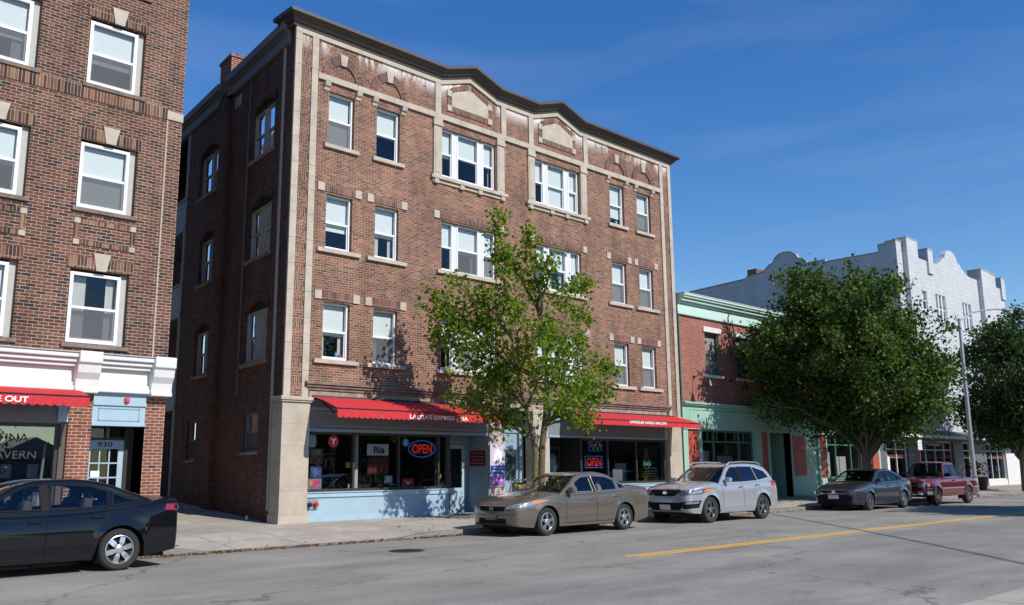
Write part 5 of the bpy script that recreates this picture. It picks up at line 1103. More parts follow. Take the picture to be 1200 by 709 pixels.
big_tree('big dense dark green tree hiding half of the mint-fronted shop', 24.9, -4.05, 10.0, 5.8, 4.7, 2.7, 3, 'leaf2', 185, .16, 16, .2, -.05, cut=lambda p: p.z > 9.6-1.3*max(0, (p.x-24.9)*.72-(p.y+4.05)*.695-.6))
big_tree('dark tree in front of the white clapboard building, beside the tall street lamp', 42.7, -4.6, 9.2, 4.9, 3.8, 2.5, 9, 'leaf3', 110, .19, 14, .17, .3)
big_tree('street tree on the opposite pavement before the low brown shops', 24.5, -19.3, 9.0, 4.8, 2.6, 4.6, 15, 'leaf2', 60, .3, 10, .2)
T4 = thing('street_tree', (6.5, -60, -.1), 'tree across the street beside the gabled house', 'tree'); r4 = random.Random(2)
cr4 = MB(); 
for k in range(1500):
    a = V((r4.gauss(0, .5), r4.gauss(0, .5), r4.gauss(0, .5))); leaf(cr4, V((6.5+a.x*2.6, -60+a.y*2.6, 3.2+a.z*2.4)), .4, r4)
cr4.build('crown', 'leaf3', T4); MB().tube([(6.5, -60, -.1), (6.6, -60, 1.6), (6.5, -60, 3.5)], [.25, .2, .1]).build('trunk', 'bark', T4)

# ------------------------------------------------------------------ street furniture
S = thing('street_lamp', (34.9, -4.75, -.12), 'tall grey street lamp with a long curved arm in front of the white building', 'street lamp')
q = MB(); q.tube([(34.9, -4.75, -.12), (34.92, -4.75, 2.5), (34.97, -4.75, 5.5), (35.02, -4.75, 8.55)], [.12, .105, .09, .07], 12); q.box(34.72, 35.08, -4.93, -4.57, -.14, -.08); q.lathe([(.16, 0), (.16, .3), (.12, .36)], (34.9, -4.75, -.1), n=14); q.build('pole', 'galv', S)
# arm reaches out along the street
q = MB(); q.tube([(35.0, -4.75, 8.2), (35.25, -4.8, 8.5), (36.2, -5.0, 8.95), (37.4, -5.25, 9.2), (38.4, -5.45, 9.32), (38.9, -5.55, 9.34)], [.05, .045, .042, .04, .04, .04], 8); q.build('arm', 'galv', S)
q = MB(); q.sell((39.45, -5.68, 9.36), (.62, .2, .11), .75, rz=.06); q.build('lamp_head', 'galv', S); q = MB(); q.sell((39.6, -5.7, 9.27), (.36, .15, .1), .9); q.build('lens', flat('lamp lens', (.55, .55, .5), .2), S)
Sg = thing('parking_sign', (28.75, -4.75, -.12), 'small white parking sign on a thin rusty post', 'sign')
q = MB(); q.tube([(28.75, -4.72, -.12), (28.75, -4.72, 2.45)], .028, 8); q.build('post', flat('rusty red', (.28, .06, .05)), Sg); q = MB(); q.box(28.5, 28.95, -4.77, -4.755, 1.98, 2.42); q.build('sign_plate', 'offwhite', Sg)
q = MB(); q.box(28.6, 28.85, -4.776, -4.77, 2.26, 2.3); q.box(28.6, 28.85, -4.776, -4.77, 2.12, 2.15); q.build('lettering', 'jamb', Sg)
bx = thing('sandwich_board', (5.4, -2.0, -.06), 'low grey framed pavement board with a yellow panel behind the tan sedan', 'sign')
q = MB(); q.tube([(6.35, -2.0, -.06), (6.35, -2.0, .92), (6.42, -2, 1.0), (6.95, -2.0, 1.0), (7.02, -2, .92), (7.02, -2.0, -.06)], .025, 8); q.tube([(6.35, -1.7, -.06), (6.37, -1.98, .9)], .02, 6); q.tube([(7.02, -1.7, -.06), (7.0, -1.98, .9)], .02, 6); q.build('frame', 'galv', bx)
q = MB(); q.box(6.4, 6.97, -2.01, -1.99, .25, .93); q.build('board', 'black', bx); q = MB(); q.box(6.48, 6.89, -2.018, -2.01, .55, .88); q.build('yellow_panel', flat('sign yellow', (.75, .55, .03)), bx)
pl = thing('planter', (42.3, -2.4, -.1), 'dark pavement planter with dry pale flowers beside the pickup', 'planter')
q = MB(); q.lathe([(0, 0), (.35, 0), (.48, .7), (.5, .75), (.42, .75), (.4, .7), (0, .7)], (42.3, -2.4, -.1), n=16); q.build('tub', 'black', pl); q = MB(); r5 = random.Random(3)
for k in range(160): a = r5.uniform(0, 6.28); r_ = r5.uniform(0, .6); leaf(q, V((42.3+r_*math.cos(a), -2.4+r_*math.sin(a), .75+r5.random()*.75)), .14, r5)
q.build('foliage', 'litter', pl)
tag(MB().lathe([(.045, 0), (.03, .1), (0, .1)], (-.02, 1.6, .055), n=12).build('paper_cup', flat('cup', (.7, .62, .4))), 'small crumpled pale cup lying on the alley floor', 'cup')
cb = thing('utility_cable', (10, -22, 0), 'overhead utility cable sagging across the street, out of frame', 'cable'); pts = [V((17.2, -15.2, 8.0)).lerp(V((2, -29.5, 8.0)), k/12)-V((0, 0, .25*math.sin(math.pi*k/12))) for k in range(13)]
MB().tube(pts, .035, 6).build('cable_run', 'black', cb)
# small things on a window sill of the apartments
for x, c, h, lab in ((1.72, (.1, .3, .6), .2, 'blue bottle on a first-storey window sill of the brick apartments'), (1.86, (.5, .05, .12), .16, 'red bottle on a first-storey window sill of the brick apartments')):
    tag(MB().lathe([(0, 0), (.045, 0), (.045, h*.7), (.02, h*.85), (.02, h), (0, h)], (x, .2, 4.38), n=10).build('bottle', flat('bottle '+lab[:4], c, .2)), lab, 'bottle')
# ------------------------------------------------------------------ vehicles
def pchip(pts):
    xs = [p[0] for p in pts]; ys = [p[1] for p in pts]; n = len(xs); h = [xs[i+1]-xs[i] for i in range(n-1)]; d = [(ys[i+1]-ys[i])/h[i] for i in range(n-1)]; m = [0]*n; m[0] = d[0]; m[-1] = d[-1]
    for i in range(1, n-1):
        if d[i-1]*d[i] > 0: w1, w2 = 2*h[i]+h[i-1], h[i]+2*h[i-1]; m[i] = (w1+w2)/(w1/d[i-1]+w2/d[i])
    def f(x):
        if x <= xs[0]: return ys[0]+0*(x-xs[0])
        if x >= xs[-1]: return ys[-1]
        i = max(k for k in range(n-1) if xs[k] <= x); t = (x-xs[i])/h[i]
        return ys[i]*(1+2*t)*(1-t)**2+h[i]*m[i]*t*(1-t)**2+ys[i+1]*t*t*(3-2*t)+h[i]*m[i+1]*t*t*(t-1)
    return f
def inpoly(x, y, P):
    c = False; j = len(P)-1
    for i in range(len(P)):
        if (P[i][1] > y) != (P[j][1] > y) and x < (P[j][0]-P[i][0])*(y-P[i][1])/(P[j][1]-P[i][1])+P[i][0]: c = not c
        j = i
    return c
def paint(name, c, metal=.45, rough=.28):
    m = mat(name, c, rough, metal, coat=1.0); return m
M['satin'] = mat('satin trim', (.2, .2, .21), .4, .6); M['cargl'] = glass_mat('car glass', (.78, .83, .81), .01); M['darkgl'] = glass_mat('tinted car glass', (.16, .18, .19), .04)
M['tyre'] = mat('tyre rubber', (.018, .018, .018), .8); M['rim'] = mat('bright alloy', (.62, .63, .65), .25, .85); M['rim_d'] = mat('grey alloy', (.34, .34, .35), .3, .85); M['rust'] = mat('rusty gold wheel', (.4, .27, .1), .5, .6, noise=.4)
M['chrome'] = mat('chrome', (.75, .76, .78), .12, 1.0); M['plastic'] = mat('black trim', (.016, .016, .018), .6, spec=.04); M['well'] = mat('wheel well', (.008, .008, .008), .95)
M['seat'] = mat('dark seat cloth', (.05, .048, .045), .9); M['seat_tan'] = mat('tan seat cloth', (.25, .21, .16), .9)
M['lampclear'] = mat('clear headlamp', (.3, .32, .35), .1, .3, coat=1.); M['lampamb'] = mat('amber lamp', (.75, .22, .02), .2, coat=1.); M['lampred'] = mat('red tail lamp', (.28, .008, .014), .15, coat=1.); M['lampdark'] = mat('dark lamp housing', (.09, .095, .105), .12, .2, coat=1.)
M['plate'] = mat('number plate', (.62, .58, .58), .5)
def car(S):
    L_, Wd, H = S['L'], S['W'], S['H']; hw = Wd/2; deck = pchip(S['deck']); roof = pchip(S['roof']); ax = S['axles']; rad = S['R']; ra = rad+.055
    root = thing('parked_'+S.get('kind', 'car'), S['loc'], S['label'], S['cat'], S.get('group'), S.get('rz', 0))
    pm = S['paint']; sill = S.get('sill', .2); belt = S['belt']   # belt(x)
    xc = (ax[0]+ax[1])/2; LX = lambda x: x-xc      # local x centred between the axles; front is -x
    f0, r0 = .2, L_-.12
    def half(x):
        w = hw
        if x < .95: w = hw*(1-.20*((.95-x)/.95)**2.2)
        if x > L_-.8: w = hw*(1-.12*((x-L_+.8)/.8)**2.2)
        return w
    def zbot(x):
        z = sill+(.05*max(0, (.6-x)/.6))+(.1*max(0, (x-L_+.6)/.6))
        for a in ax:
            if abs(x-a) < ra: z = max(z, rad+math.sqrt(ra*ra-(x-a)**2))
        return z
    def side(x, z):
        w = half(x); zd = deck(x); t = [(.1, .925), (sill+.06, .955), (.42, .99), (.62, 1.0), (max(.70, zd-.2), .985), (max(.74, zd-.07), .955), (max(.78, zd), .915)]
        fl = 0.
        for a in ax:   # flared wheel arches
            d = math.hypot(x-a, z-rad)
            if d < ra+.13: fl = max(fl, .018*(1-max(0, d-ra)/.13))
        for (a, b), (c, d) in zip(t, t[1:]):
            if z <= c or c == t[-1][0]:
                q = max(0, min(1, (z-a)/max(1e-6, c-a))); return w*(b+(d-b)*q)+fl
        return w*t[-1][1]+fl
    doors = S['doors']; marks = [d for ab in doors for d in ab[:2]]; hx = S['hood']; tx = S.get('trunk')
    X = [f0+(r0-f0)*i/100 for i in range(101)]
    for a in ax: X += [a-ra+1e-3, a+ra-1e-3]+[a+ra*math.cos(k*math.pi/14) for k in range(1, 14)]
    X = sorted(set(X+marks+list(hx)+(list(tx) if tx else [])+(list(S['bed']) if 'bed' in S else []))); Y = [X[0]]
    for x in X[1:]:
        if x-Y[-1] > .012 or x in marks:
            if x-Y[-1] <= .012 and Y[-1] not in marks: Y[-1] = x
            else: Y.append(x)
    X = Y
    NS, NT = 13, 7
    def ring(x):
        zb, zd = zbot(x), deck(x); crown = S.get('crown', .035); o = []
        zt = zd-.035
        for j in range(NS): z = zb+(zt-zb)*j/(NS-1); o.append((side(x, z), z))
        wt = side(x, zt)
        for j in range(1, NT+1):
            u = j/NT; y = wt*(1-u); e = (1-(1-u)**2.2)
            z = zt+.035*min(1, u*5)**.6+crown*e
            if 'bed' in S and S['bed'][0] < x < S['bed'][1] and u > .12: z = .72
            o.append((y, z))
        return o
    rings = [ring(x) for x in X]; nr = NS+NT
    groups = {}
    def put(key, pts, sm=True): groups.setdefault(key, MB()).face(pts, smooth=sm)
    bv, bf = [], []
    def both(key, q):
        put(key, q); put(key if key in ('body', 'hood', 'trunk_lid') else key, [(p[0], -p[1], p[2]) for p in q][::-1])
    for i in range(len(X)-1):
        xm = (X[i]+X[i+1])/2
        for j in range(nr-1):
            q = [(LX(X[i]), rings[i][j][0], rings[i][j][1]), (LX(X[i+1]), rings[i+1][j][0], rings[i+1][j][1]), (LX(X[i+1]), rings[i+1][j+1][0], rings[i+1][j+1][1]), (LX(X[i]), rings[i][j+1][0], rings[i][j+1][1])]
            key = 'body'
            for di, (a, b) in enumerate(doors):
                if a < xm < b and 1 <= j < NS: key = 'door%d' % di
            if j >= NS:
                if hx[0] < xm < hx[1]: key = 'hood'
                if tx and tx[0] < xm < tx[1]: key = 'trunk_lid'
                if belt and S['cab'][0] < xm < S['cab'][1] and j >= NS+1: key = 'tub'
            for s_ in (1, -1):
                k = key+('+' if s_ > 0 else '-') if key.startswith('door') else key
                p = [(a, b*s_, c) for a, b, c in q]; p = p if s_ < 0 else p[::-1]
                put(k, p); n0 = len(bv); bv += p; bf.append((n0, n0+1, n0+2, n0+3))
    # nose and tail: the end section drawn in over a rounded cap
    for (i, d, sgn, pw, zc) in ((0, f0, -1, S.get('nose', 2.3), S.get('nz', .5)), (len(X)-1, L_-r0, 1, 2.2, .72)):
        full = [(y, z) for y, z in rings[i]]+[(-y, z) for y, z in rings[i][::-1]]
        full += [(-rings[i][0][0]*(1-2*k/8), rings[i][0][1]) for k in range(1, 8)]
        prev = [(LX(X[i]), y, z) for y, z in full]
        for s_ in (.985, .95, .9, .8, .65, .45, .2, .001):
            x = X[i]+sgn*d*(1-s_**pw)**(1/pw); cur = [(LX(x), y*(1-(1-s_)*1.0), zc+(z-zc)*s_) for y, z in full]
            for k in range(len(full)):
                l = (k+1) % len(full); q = [prev[k], prev[l], cur[l], cur[k]]
                if sgn < 0: q = q[::-1]
                put('body', q); n0 = len(bv); bv += q; bf.append((n0, n0+1, n0+2, n0+3))
            prev = cur
    # greenhouse
    ca, cbb = S['cab']; lean = S.get('lean', .42); tw = S.get('roofr', .09)
    def bow(x, y, xs_): return x
    xr0, xr1 = S['roof'][0][0], S['roof'][-1][0]; xmid = S.get('xmid', (xr0+xr1)/2)
    def zroof(x, y):
        k = (x-xmid)/(xr1-xr0)*2; b = -.16*max(-1, min(1, k*1.6)) if False else (.17 if k < 0 else -.14)*min(1, abs(k)*1.6)
        return roof(x-b*(y/hw)**2*1.6)
    def gside(x, z): return half(x)*.93-lean*max(0, z-belt(x))-.06*max(0, z-belt(x))**2
    gb = MB(); GX = [xr0+(xr1-xr0)*i/130 for i in range(131)]; gring = []
    for x in GX:
        z0 = belt(x)-.06; yk = gside(x, belt(x)); zt = max(z0+.02, zroof(x, yk*.8)); col = []
        zs_ = z0
        n1, n2 = 26, 14
        for _ in range(3): yk = gside(x, zt); zt = max(z0+.02, zroof(x, yk))
        rr = min(tw, (zt-z0)*.5)
        for j in range(n1+1): z = z0+(zt-rr-z0)*j/n1; col.append((gside(x, z), z))
        y1 = col[-1][0]
        for j in range(1, 6):
            t = j/5*math.pi/2; y = y1-rr*(1-math.cos(t)); col.append((y, zt-rr+rr*math.sin(t)))
        y2 = col[-1][0]
        for j in range(1, n2+1):
            y = y2*(1-j/n2); col.append((y, max(z0+.02, zroof(x, y))+.012*(1-(y/y2)**2)))
        gring.append(col)
    wins = S['wins']; ws = S['wsx']; rs = S['rsx']; gbv, gbf = [], []
    frontwin = []; rearwin = []
    for i in range(len(GX)-1):
        for j in range(len(gring[0])-1):
            q = [(GX[i], *gring[i][j]), (GX[i+1], *gring[i+1][j]), (GX[i+1], *gring[i+1][j+1]), (GX[i], *gring[i][j+1])]
            cx = sum(p[0] for p in q)/4; cy = sum(p[1] for p in q)/4; cz = sum(p[2] for p in q)/4
            cut = False; key = 'cabin'
            if j < 26 and any(inpoly(cx, cz, P) for P in wins): cut = True
            edge = gside(cx, cz)-.075
            if j >= 28:
                if ws[0] < cx-.17*(cy/hw)**2*1.6 < ws[1] and cy < edge+.02: key = 'windshield'
                if rs and rs[0] < cx+.14*(cy/hw)**2*1.6 < rs[1] and cy < edge: key = 'rear_window'
            for s_ in (1, -1):
                p = [(LX(a), b*s_, c) for a, b, c in q]; p = p if s_ < 0 else p[::-1]
                n0 = len(gbv); gbv += p; gbf.append((n0, n0+1, n0+2, n0+3))
                if not cut: put(key, p)
    TB = BVHTree.FromPolygons([V(p) for p in bv], bf); TG = BVHTree.FromPolygons([V(p) for p in gbv], gbf)
    def hit(tree, o, d):
        h = tree.ray_cast(V(o), V(d).normalized()); return (h[0], h[1]) if h[0] is not None else None
    def on(tree, p2, mode, off, sgn=-1):
        if mode == 'side': o, d = (LX(p2[0]), sgn*3, p2[1]), (0, -sgn, 0)
        elif mode == 'front': o, d = (LX(-3), p2[0], p2[1]), (1, 0, 0)
        elif mode == 'rear': o, d = (LX(L_+3), p2[0], p2[1]), (-1, 0, 0)
        else:
            if mode == 'diag': dv = V((1, -sgn*.75, 0)).normalized(); lat = V((-.6*1.0, -sgn*.8*1.0, 0))
            else: dv = V((-1, -sgn*.75, 0)).normalized(); lat = V((.6, -sgn*.8, 0))
            corner = V((LX(0 if mode == 'diag' else L_), sgn*hw, p2[1])); lat = V((sgn*dv.y*0, 0, 0)) if False else V((-dv.y, dv.x, 0))*(1 if mode == 'diag' else 1)*sgn*-1
            if mode == 'diag': lat = -lat if lat.x < 0 else lat      # +: towards the rear along the flank
            else: lat = -lat if lat.x > 0 else lat
            o = tuple(corner+lat*p2[0]-dv*3); d = tuple(dv)
        h = hit(tree, o, d)
        if h is None:
            n = tree.find_nearest(V(o)+V(d).normalized()*2.9); return n[0]
        return h[0]-V(d).normalized()*off
    def patch(poly, mode, off, m, name, parent, tree=None, sgn=-1, rings_=4):
        tree = tree or TB; n = len(poly); P = []
        for i in range(n):
            a, b = poly[i], poly[(i+1) % n]; k = max(1, int(math.hypot(b[0]-a[0], b[1]-a[1])/.06)); P += [(a[0]+(b[0]-a[0])*t/k, a[1]+(b[1]-a[1])*t/k) for t in range(k)]
        c = (sum(p[0] for p in P)/len(P), sum(p[1] for p in P)/len(P)); q = MB(); prev = [on(tree, p, mode, off, sgn) for p in P]
        for r_ in range(1, rings_+1):
            f = 1-r_/rings_; cur = [on(tree, (c[0]+(p[0]-c[0])*f, c[1]+(p[1]-c[1])*f), mode, off, sgn) for p in P] if r_ < rings_ else [on(tree, c, mode, off, sgn)]*len(P)
            for k in range(len(P)):
                l = (k+1) % len(P); qq = [prev[k], prev[l], cur[l], cur[k]] if r_ < rings_ else [prev[k], prev[l], cur[k]]
                q.face(qq, smooth=True)
            prev = cur
        return q.build(name, m, parent, local=True, weld=True)
    def strip(q, pts, mode, wid, off, tree=None, sgn=-1):
        tree = tree or TB; P = []
        for a, b in zip(pts, pts[1:]):
            k = max(1, int(math.hypot(b[0]-a[0], b[1]-a[1])/.05)); P += [(a[0]+(b[0]-a[0])*t/k, a[1]+(b[1]-a[1])*t/k) for t in range(k)]
        P.append(pts[-1]); prev = None
        for i, p in enumerate(P):
            a, b = P[max(0, i-1)], P[min(len(P)-1, i+1)]; d = (b[0]-a[0], b[1]-a[1]); l = math.hypot(*d) or 1; nn = (-d[1]/l*wid/2, d[0]/l*wid/2)
            cur = (on(tree, (p[0]+nn[0], p[1]+nn[1]), mode, off, sgn), on(tree, (p[0]-nn[0], p[1]-nn[1]), mode, off, sgn))
            if prev: q.face([prev[0], prev[1], cur[1], cur[0]], smooth=True)
            prev = cur
    body = groups.pop('body').build('body', pm, root, local=True, weld=True)
    tubm = groups.pop('tub', None); doorobj = {}
    for k in list(groups):
        if k.startswith('door'): doorobj[k] = groups.pop(k).build('door', pm, root, local=True, weld=True)
    for k, nm in (('hood', 'hood'), ('trunk_lid', 'trunk_lid')):
        if k in groups: groups.pop(k).build(nm, pm, root, local=True, weld=True)
    cab = groups.pop('cabin').build('cabin', pm, root, local=True, weld=True)
    if 'windshield' in groups: groups.pop('windshield').build('windshield', 'cargl', root, local=True, weld=True)
    if 'rear_window' in groups: groups.pop('rear_window').build('rear_window', S.get('rgl', 'cargl'), root, local=True, weld=True)
    if tubm: tubm.build('interior', 'seat', root, local=True)
    # side glass with trim
    for s_ in (-1, 1):
        for wi, P in enumerate(wins):
            wo = patch(P, 'side', .0, S.get('gl', ['cargl']*4)[wi], 'side_window', root, TG, s_)
            pts = [on(TG, p, 'side', .004, s_) for p in P]; dense = []
            for i in range(len(P)):
                a, b = P[i], P[(i+1) % len(P)]; dense += [on(TG, (a[0]+(b[0]-a[0])*t/6, a[1]+(b[1]-a[1])*t/6), 'side', .002, s_) for t in range(6)]
            tr = MB(); tr.tube(dense+[dense[0]], .014, 5, caps=False); tr.build('window_trim', S.get('trim', 'plastic'), wo, local=True)
    if S.get('pillar'):
        for s_ in (-1, 1): patch(S['pillar'], 'side', .006, 'plastic', 'pillar_cover', cab, TG, s_)
    for s_ in (-1, 1):
        for a, b in doors:
            gp = MB()
            for x in (a, b): strip(gp, [(x, max(zbot(x)+.03, sill+.06)), (x, deck(x)-.03)], 'side', .012, .003, TB, s_)
            if not ('bed' in S and False): strip(gp, [(a, max(zbot(a), sill+.05)+.02), (b, max(sill+.05, zbot(b))+.02)] if zbot(b) < .4 else [(a, sill+.07), (b-.25, sill+.07)], 'side', .012, .003, TB, s_)
            gp.build('panel_gap', 'well', body, local=True)
    for a, b in doors:
        for s_ in (-1, 1):
            zh = deck(b)-.13; xh = b-.17; q = MB(); p = on(TB, (xh, zh), 'side', .018, s_); q.sell(tuple(p), (.095, .022, .018), .6)
            k = [kk for kk in doorobj if kk == 'door%d%s' % (doors.index((a, b)), '+' if s_ > 0 else '-')]
            q.build('handle', S.get('handle', pm), doorobj[k[0]] if k else body, local=True)
    for s_ in (-1, 1):      # mirrors
        xm, zm = S['mirror']; p = on(TG, (xm+.05, zm+.02), 'side', 0, s_); q = MB(); q.sell((p.x-.03, p.y+s_*.13, p.z+.04), (.075, .11, .075), .6); q.tube([(p.x, p.y-s_*.02, p.z-.02), (p.x-.02, p.y+s_*.08, p.z)], .025, 6); q.build('mirror', S.get('mirrorm', pm), root, local=True)
    # wheels
    for a in ax:
        for s_ in (-1, 1):
            yo = s_*(hw-.02); wt = .205; wh = bpy.data.objects.new('wheel', None); COL.objects.link(wh); wh.parent = root; wh.location = (LX(a), 0, rad); wh.empty_display_size = .1
            rr = rad*S.get('rimk', .66); q = MB()
            q.lathe([(rr, 0), (rr+.015, .012), (rad-.03, .014), (rad-.006, -.012), (rad, -.04), (rad, -wt+.04), (rad-.03, -wt), (rr, -wt)], (0, 0, 0), 'y', 40)
            for i, v in enumerate(q.v): q.v[i] = (v[0], yo+(v[1] if s_ > 0 else -v[1]), v[2])
            q.build('tyre', 'tyre', wh, local=True)
            q = MB(); q.lathe([(rr, 0), (rr-.012, .004), (rr-.022, -.015), (rr-.03, -.06), (rr-.03, -.15)], (0, 0, 0), 'y', 40)
            ns = S.get('spokes', 5); sw_ = S.get('spw', .1)
            for k in range(ns):
                t = 2*math.pi*(k+.25)/ns
                for (dt0, dt1) in (((-sw_, sw_),) if not S.get('twin') else ((-sw_*1.6, -sw_*.45), (sw_*.45, sw_*1.6))):
                    r_in, r_out = .06, rr-.015; pp = []
                    for r_, dy in ((r_in, .0), (r_out*.55, .004), (r_out, -.012)):
                        wdt = (.9 if r_ < .1 else 1.0)
                        for dt in (dt0, dt1):
                            ang = t+dt*(rr/max(r_, .1))*.6*wdt; pp.append((r_*math.cos(ang), dy-.012, r_*math.sin(ang)))
                    q.face([pp[0], pp[1], pp[3], pp[2]], smooth=True); q.face([pp[2], pp[3], pp[5], pp[4]], smooth=True)
                    for (i0, i1) in ((0, 2), (2, 4), (1, 3), (3, 5)):
                        A_, B_ = pp[i0], pp[i1]; q.face([A_, B_, (B_[0], B_[1]-.035, B_[2]), (A_[0], A_[1]-.035, A_[2])])
            q.lathe([(0, .0), (.045, -.002), (.07, -.012), (.075, -.05)], (0, 0, 0), 'y', 18)
            for i, v in enumerate(q.v): q.v[i] = (v[0], yo+(v[1] if s_ > 0 else -v[1]), v[2])
            q.build('rim', S['rimm'][0 if a == ax[0] else 1], wh, local=True)
            q = MB(); q.lathe([(0, -.075), (rr-.03, -.075)], (0, 0, 0), 'y', 24)
            for i, v in enumerate(q.v): q.v[i] = (v[0], yo+(v[1] if s_ > 0 else -v[1]), v[2])
            q.build('brake_disc', 'well', wh, local=True)
    q = MB()
    for a in ax:     # inner arches
        for s_ in (-1, 1):
            yi, yo = s_*(hw-.32), s_*(hw-.045); n = 16
            for k in range(n):
                t0, t1 = math.pi*k/n, math.pi*(k+1)/n; P = lambda t, y: (LX(a)+(ra+.0)*math.cos(t), y, rad+(ra+.0)*math.sin(t)); q.face([P(t0, yi), P(t1, yi), P(t1, yo), P(t0, yo)])
            q.face([(LX(a)+ra*math.cos(math.pi*k/n), yi, rad+ra*math.sin(math.pi*k/n)) for k in range(n+1)]+[(LX(a)-ra, yi, .2), (LX(a)+ra, yi, .2)])
    q.box(LX(.25), LX(L_-.2), -hw+.33, hw-.33, sill-.03, sill+.3); q.box(LX(ax[0]+ra+.02), LX(ax[1]-ra-.02), -hw+.1, hw-.1, sill-.02, sill+.2); q.build('underbody', 'well', root, local=True)
    # seats
    for (x, y) in S.get('seats', ((2.25, .37), (2.25, -.37), (3.15, .38), (3.15, -.38))):
        z = belt(x)-.12; q = MB(); q.sell((LX(x), y, z), (.09, .24, .33), .5, rz=-.2); q.sell((LX(x)+.09, y, z+.37), (.05, .13, .09), .6); q.build('seat', S.get('seatm', 'seat'), root, local=True)
    if 'bed' not in S or True:
        q = MB(); q.sell((LX(S['cab'][0]+.35), 0, belt(1.6)-.03), (.3, hw*.78, .09), .5); sx_ = LX(S['cab'][0]+.62)
        q.tube([(sx_, .37+.18*math.cos(k*.5236), belt(1.6)+.02+.17*math.sin(k*.5236)) for k in range(13)], .014, 6, caps=False); q.build('dashboard', 'seat', root, local=True)
    # lamps, grille, plates and extra patches
    for e in S['patches']:
        nm, mode, poly, m = e[:4]; off = e[4] if len(e) > 4 else .006
        if mode in ('diag', 'rdiag', 'side'):
            for s_ in (-1, 1): patch(poly, mode, off, m, nm, root, TB, s_)
        else: patch(poly, mode, off, m, nm, root, TB)
    for e in S.get('strips', ()):
        q = MB()
        if e[1] == 'side':
            for s_ in (-1, 1):
                q = MB(); strip(q, e[2], 'side', e[3], e[5] if len(e) > 5 else .008, TB, s_); q.build(e[0], e[4], body, local=True)
            continue
        else: strip(q, e[2], e[1], e[3], e[5] if len(e) > 5 else .01, TB)
        q.build(e[0], e[4], body, local=True)
    return root, (lambda p, mode, off=.0, s_=-1, g=False: on(TG if g else TB, p, mode, off, s_)), LX, TB
def rect(x0, x1, z0, z1): return [(x0, z0), (x1, z0), (x1, z1), (x0, z1)]
def front_text(root, on, body, y, z, h, w_, m, off=.014):
    """small lettering facing the front (-x)"""
    p = on((y, z), 'front', off); o = text('lettering', body, 0, 0, 0, h, m, None, w_); o.parent = root; o.location = p; o.rotation_euler = (0, 0, -math.pi/2); return o
RZ = -.022
RDZ = -.25
# --- tan sedan
P_TAN = paint('tan metallic paint', (.18, .155, .125), .55, .3)
sedan = dict(L=4.93, W=1.84, H=1.475, axles=(.98, 3.78), R=.325, deck=[(0, .70), (.15, .765), (.45, .85), (.9, .925), (1.3, .985), (1.6, .955), (2.2, .945), (3.0, .96), (3.7, 1.0), (4.15, 1.045), (4.5, 1.075), (4.75, 1.07), (4.93, 1.0)],
    roof=[(1.15, .90), (1.3, .985), (1.75, 1.2), (2.15, 1.385), (2.5, 1.455), (2.9, 1.47), (3.3, 1.43), (3.7, 1.305), (4.1, 1.13), (4.3, 1.05), (4.36, .98)], belt=pchip([(1.1, .93), (2.2, .94), (3.0, .955), (3.7, .99), (4.4, 1.04)]), cab=(1.45, 4.1), hood=(.5, 1.42), trunk=(4.28, 4.78), doors=[(1.62, 2.72), (2.72, 3.62)],
    wins=[[(1.78, .99), (2.65, .985), (2.63, 1.36), (2.35, 1.345), (2.05, 1.21)], [(2.76, .985), (3.55, 1.02), (3.52, 1.26), (3.25, 1.345), (2.73, 1.37)], [(3.62, 1.03), (3.93, 1.06), (3.6, 1.235)]], pillar=[(2.655, .98), (2.755, .98), (2.73, 1.37), (2.64, 1.36)],
    wsx=(1.3, 2.1), rsx=(3.45, 4.2), mirror=(1.75, .98), rimm=('rim', 'rim'), spokes=5, spw=.16, twin=True, paint=P_TAN, trim='satin', seatm='seat_tan', handle='chrome', label='tan four-door sedan parked under the young twin-stemmed tree', cat='car', loc=(5.12, -5.12, RDZ), rz=RZ, kind='sedan',
    patches=[('grille', 'front', [(-.40, .585), (.40, .585), (.47, .70), (-.47, .70)], 'plastic', .008), ('lower_grille', 'front', [(-.5, .30), (.5, .30), (.46, .42), (-.46, .42)], 'plastic', .008), ('number_plate', 'front', rect(-.2, .2, .38, .51), 'lampdark', .02),
        ('headlight', 'diag', [(-.36, .63), (.18, .69), (.62, .82), (.28, .80), (-.3, .72)], 'lampclear', .008), ('amber_lamp', 'diag', [(.26, .74), (.62, .825), (.5, .835), (.26, .80)], 'lampamb', .012), ('tail_light', 'rdiag', [(-.4, .84), (.12, .87), (.16, .96), (.0, .99), (-.4, .97)], 'lampred', .008), ('reflector_bumper', 'rear', rect(-.75, .75, .28, .36), 'plastic', .006)],
    strips=[('side_moulding', 'side', [(1.4, .42), (3.35, .44)], .03, P_TAN, .012), ('grille_bar', 'front', [(-.47, .71), (.47, .71)], .03, 'galv'), ('bumper_line', 'front', [(-.8, .52), (-.4, .5), (.4, .5), (.8, .52)], .012, 'well', .004)])
r_, on_, lx_, tb_ = car(sedan)
front_text(r_, on_, 'H', 0, .645, .1, .11, 'chrome', .02)
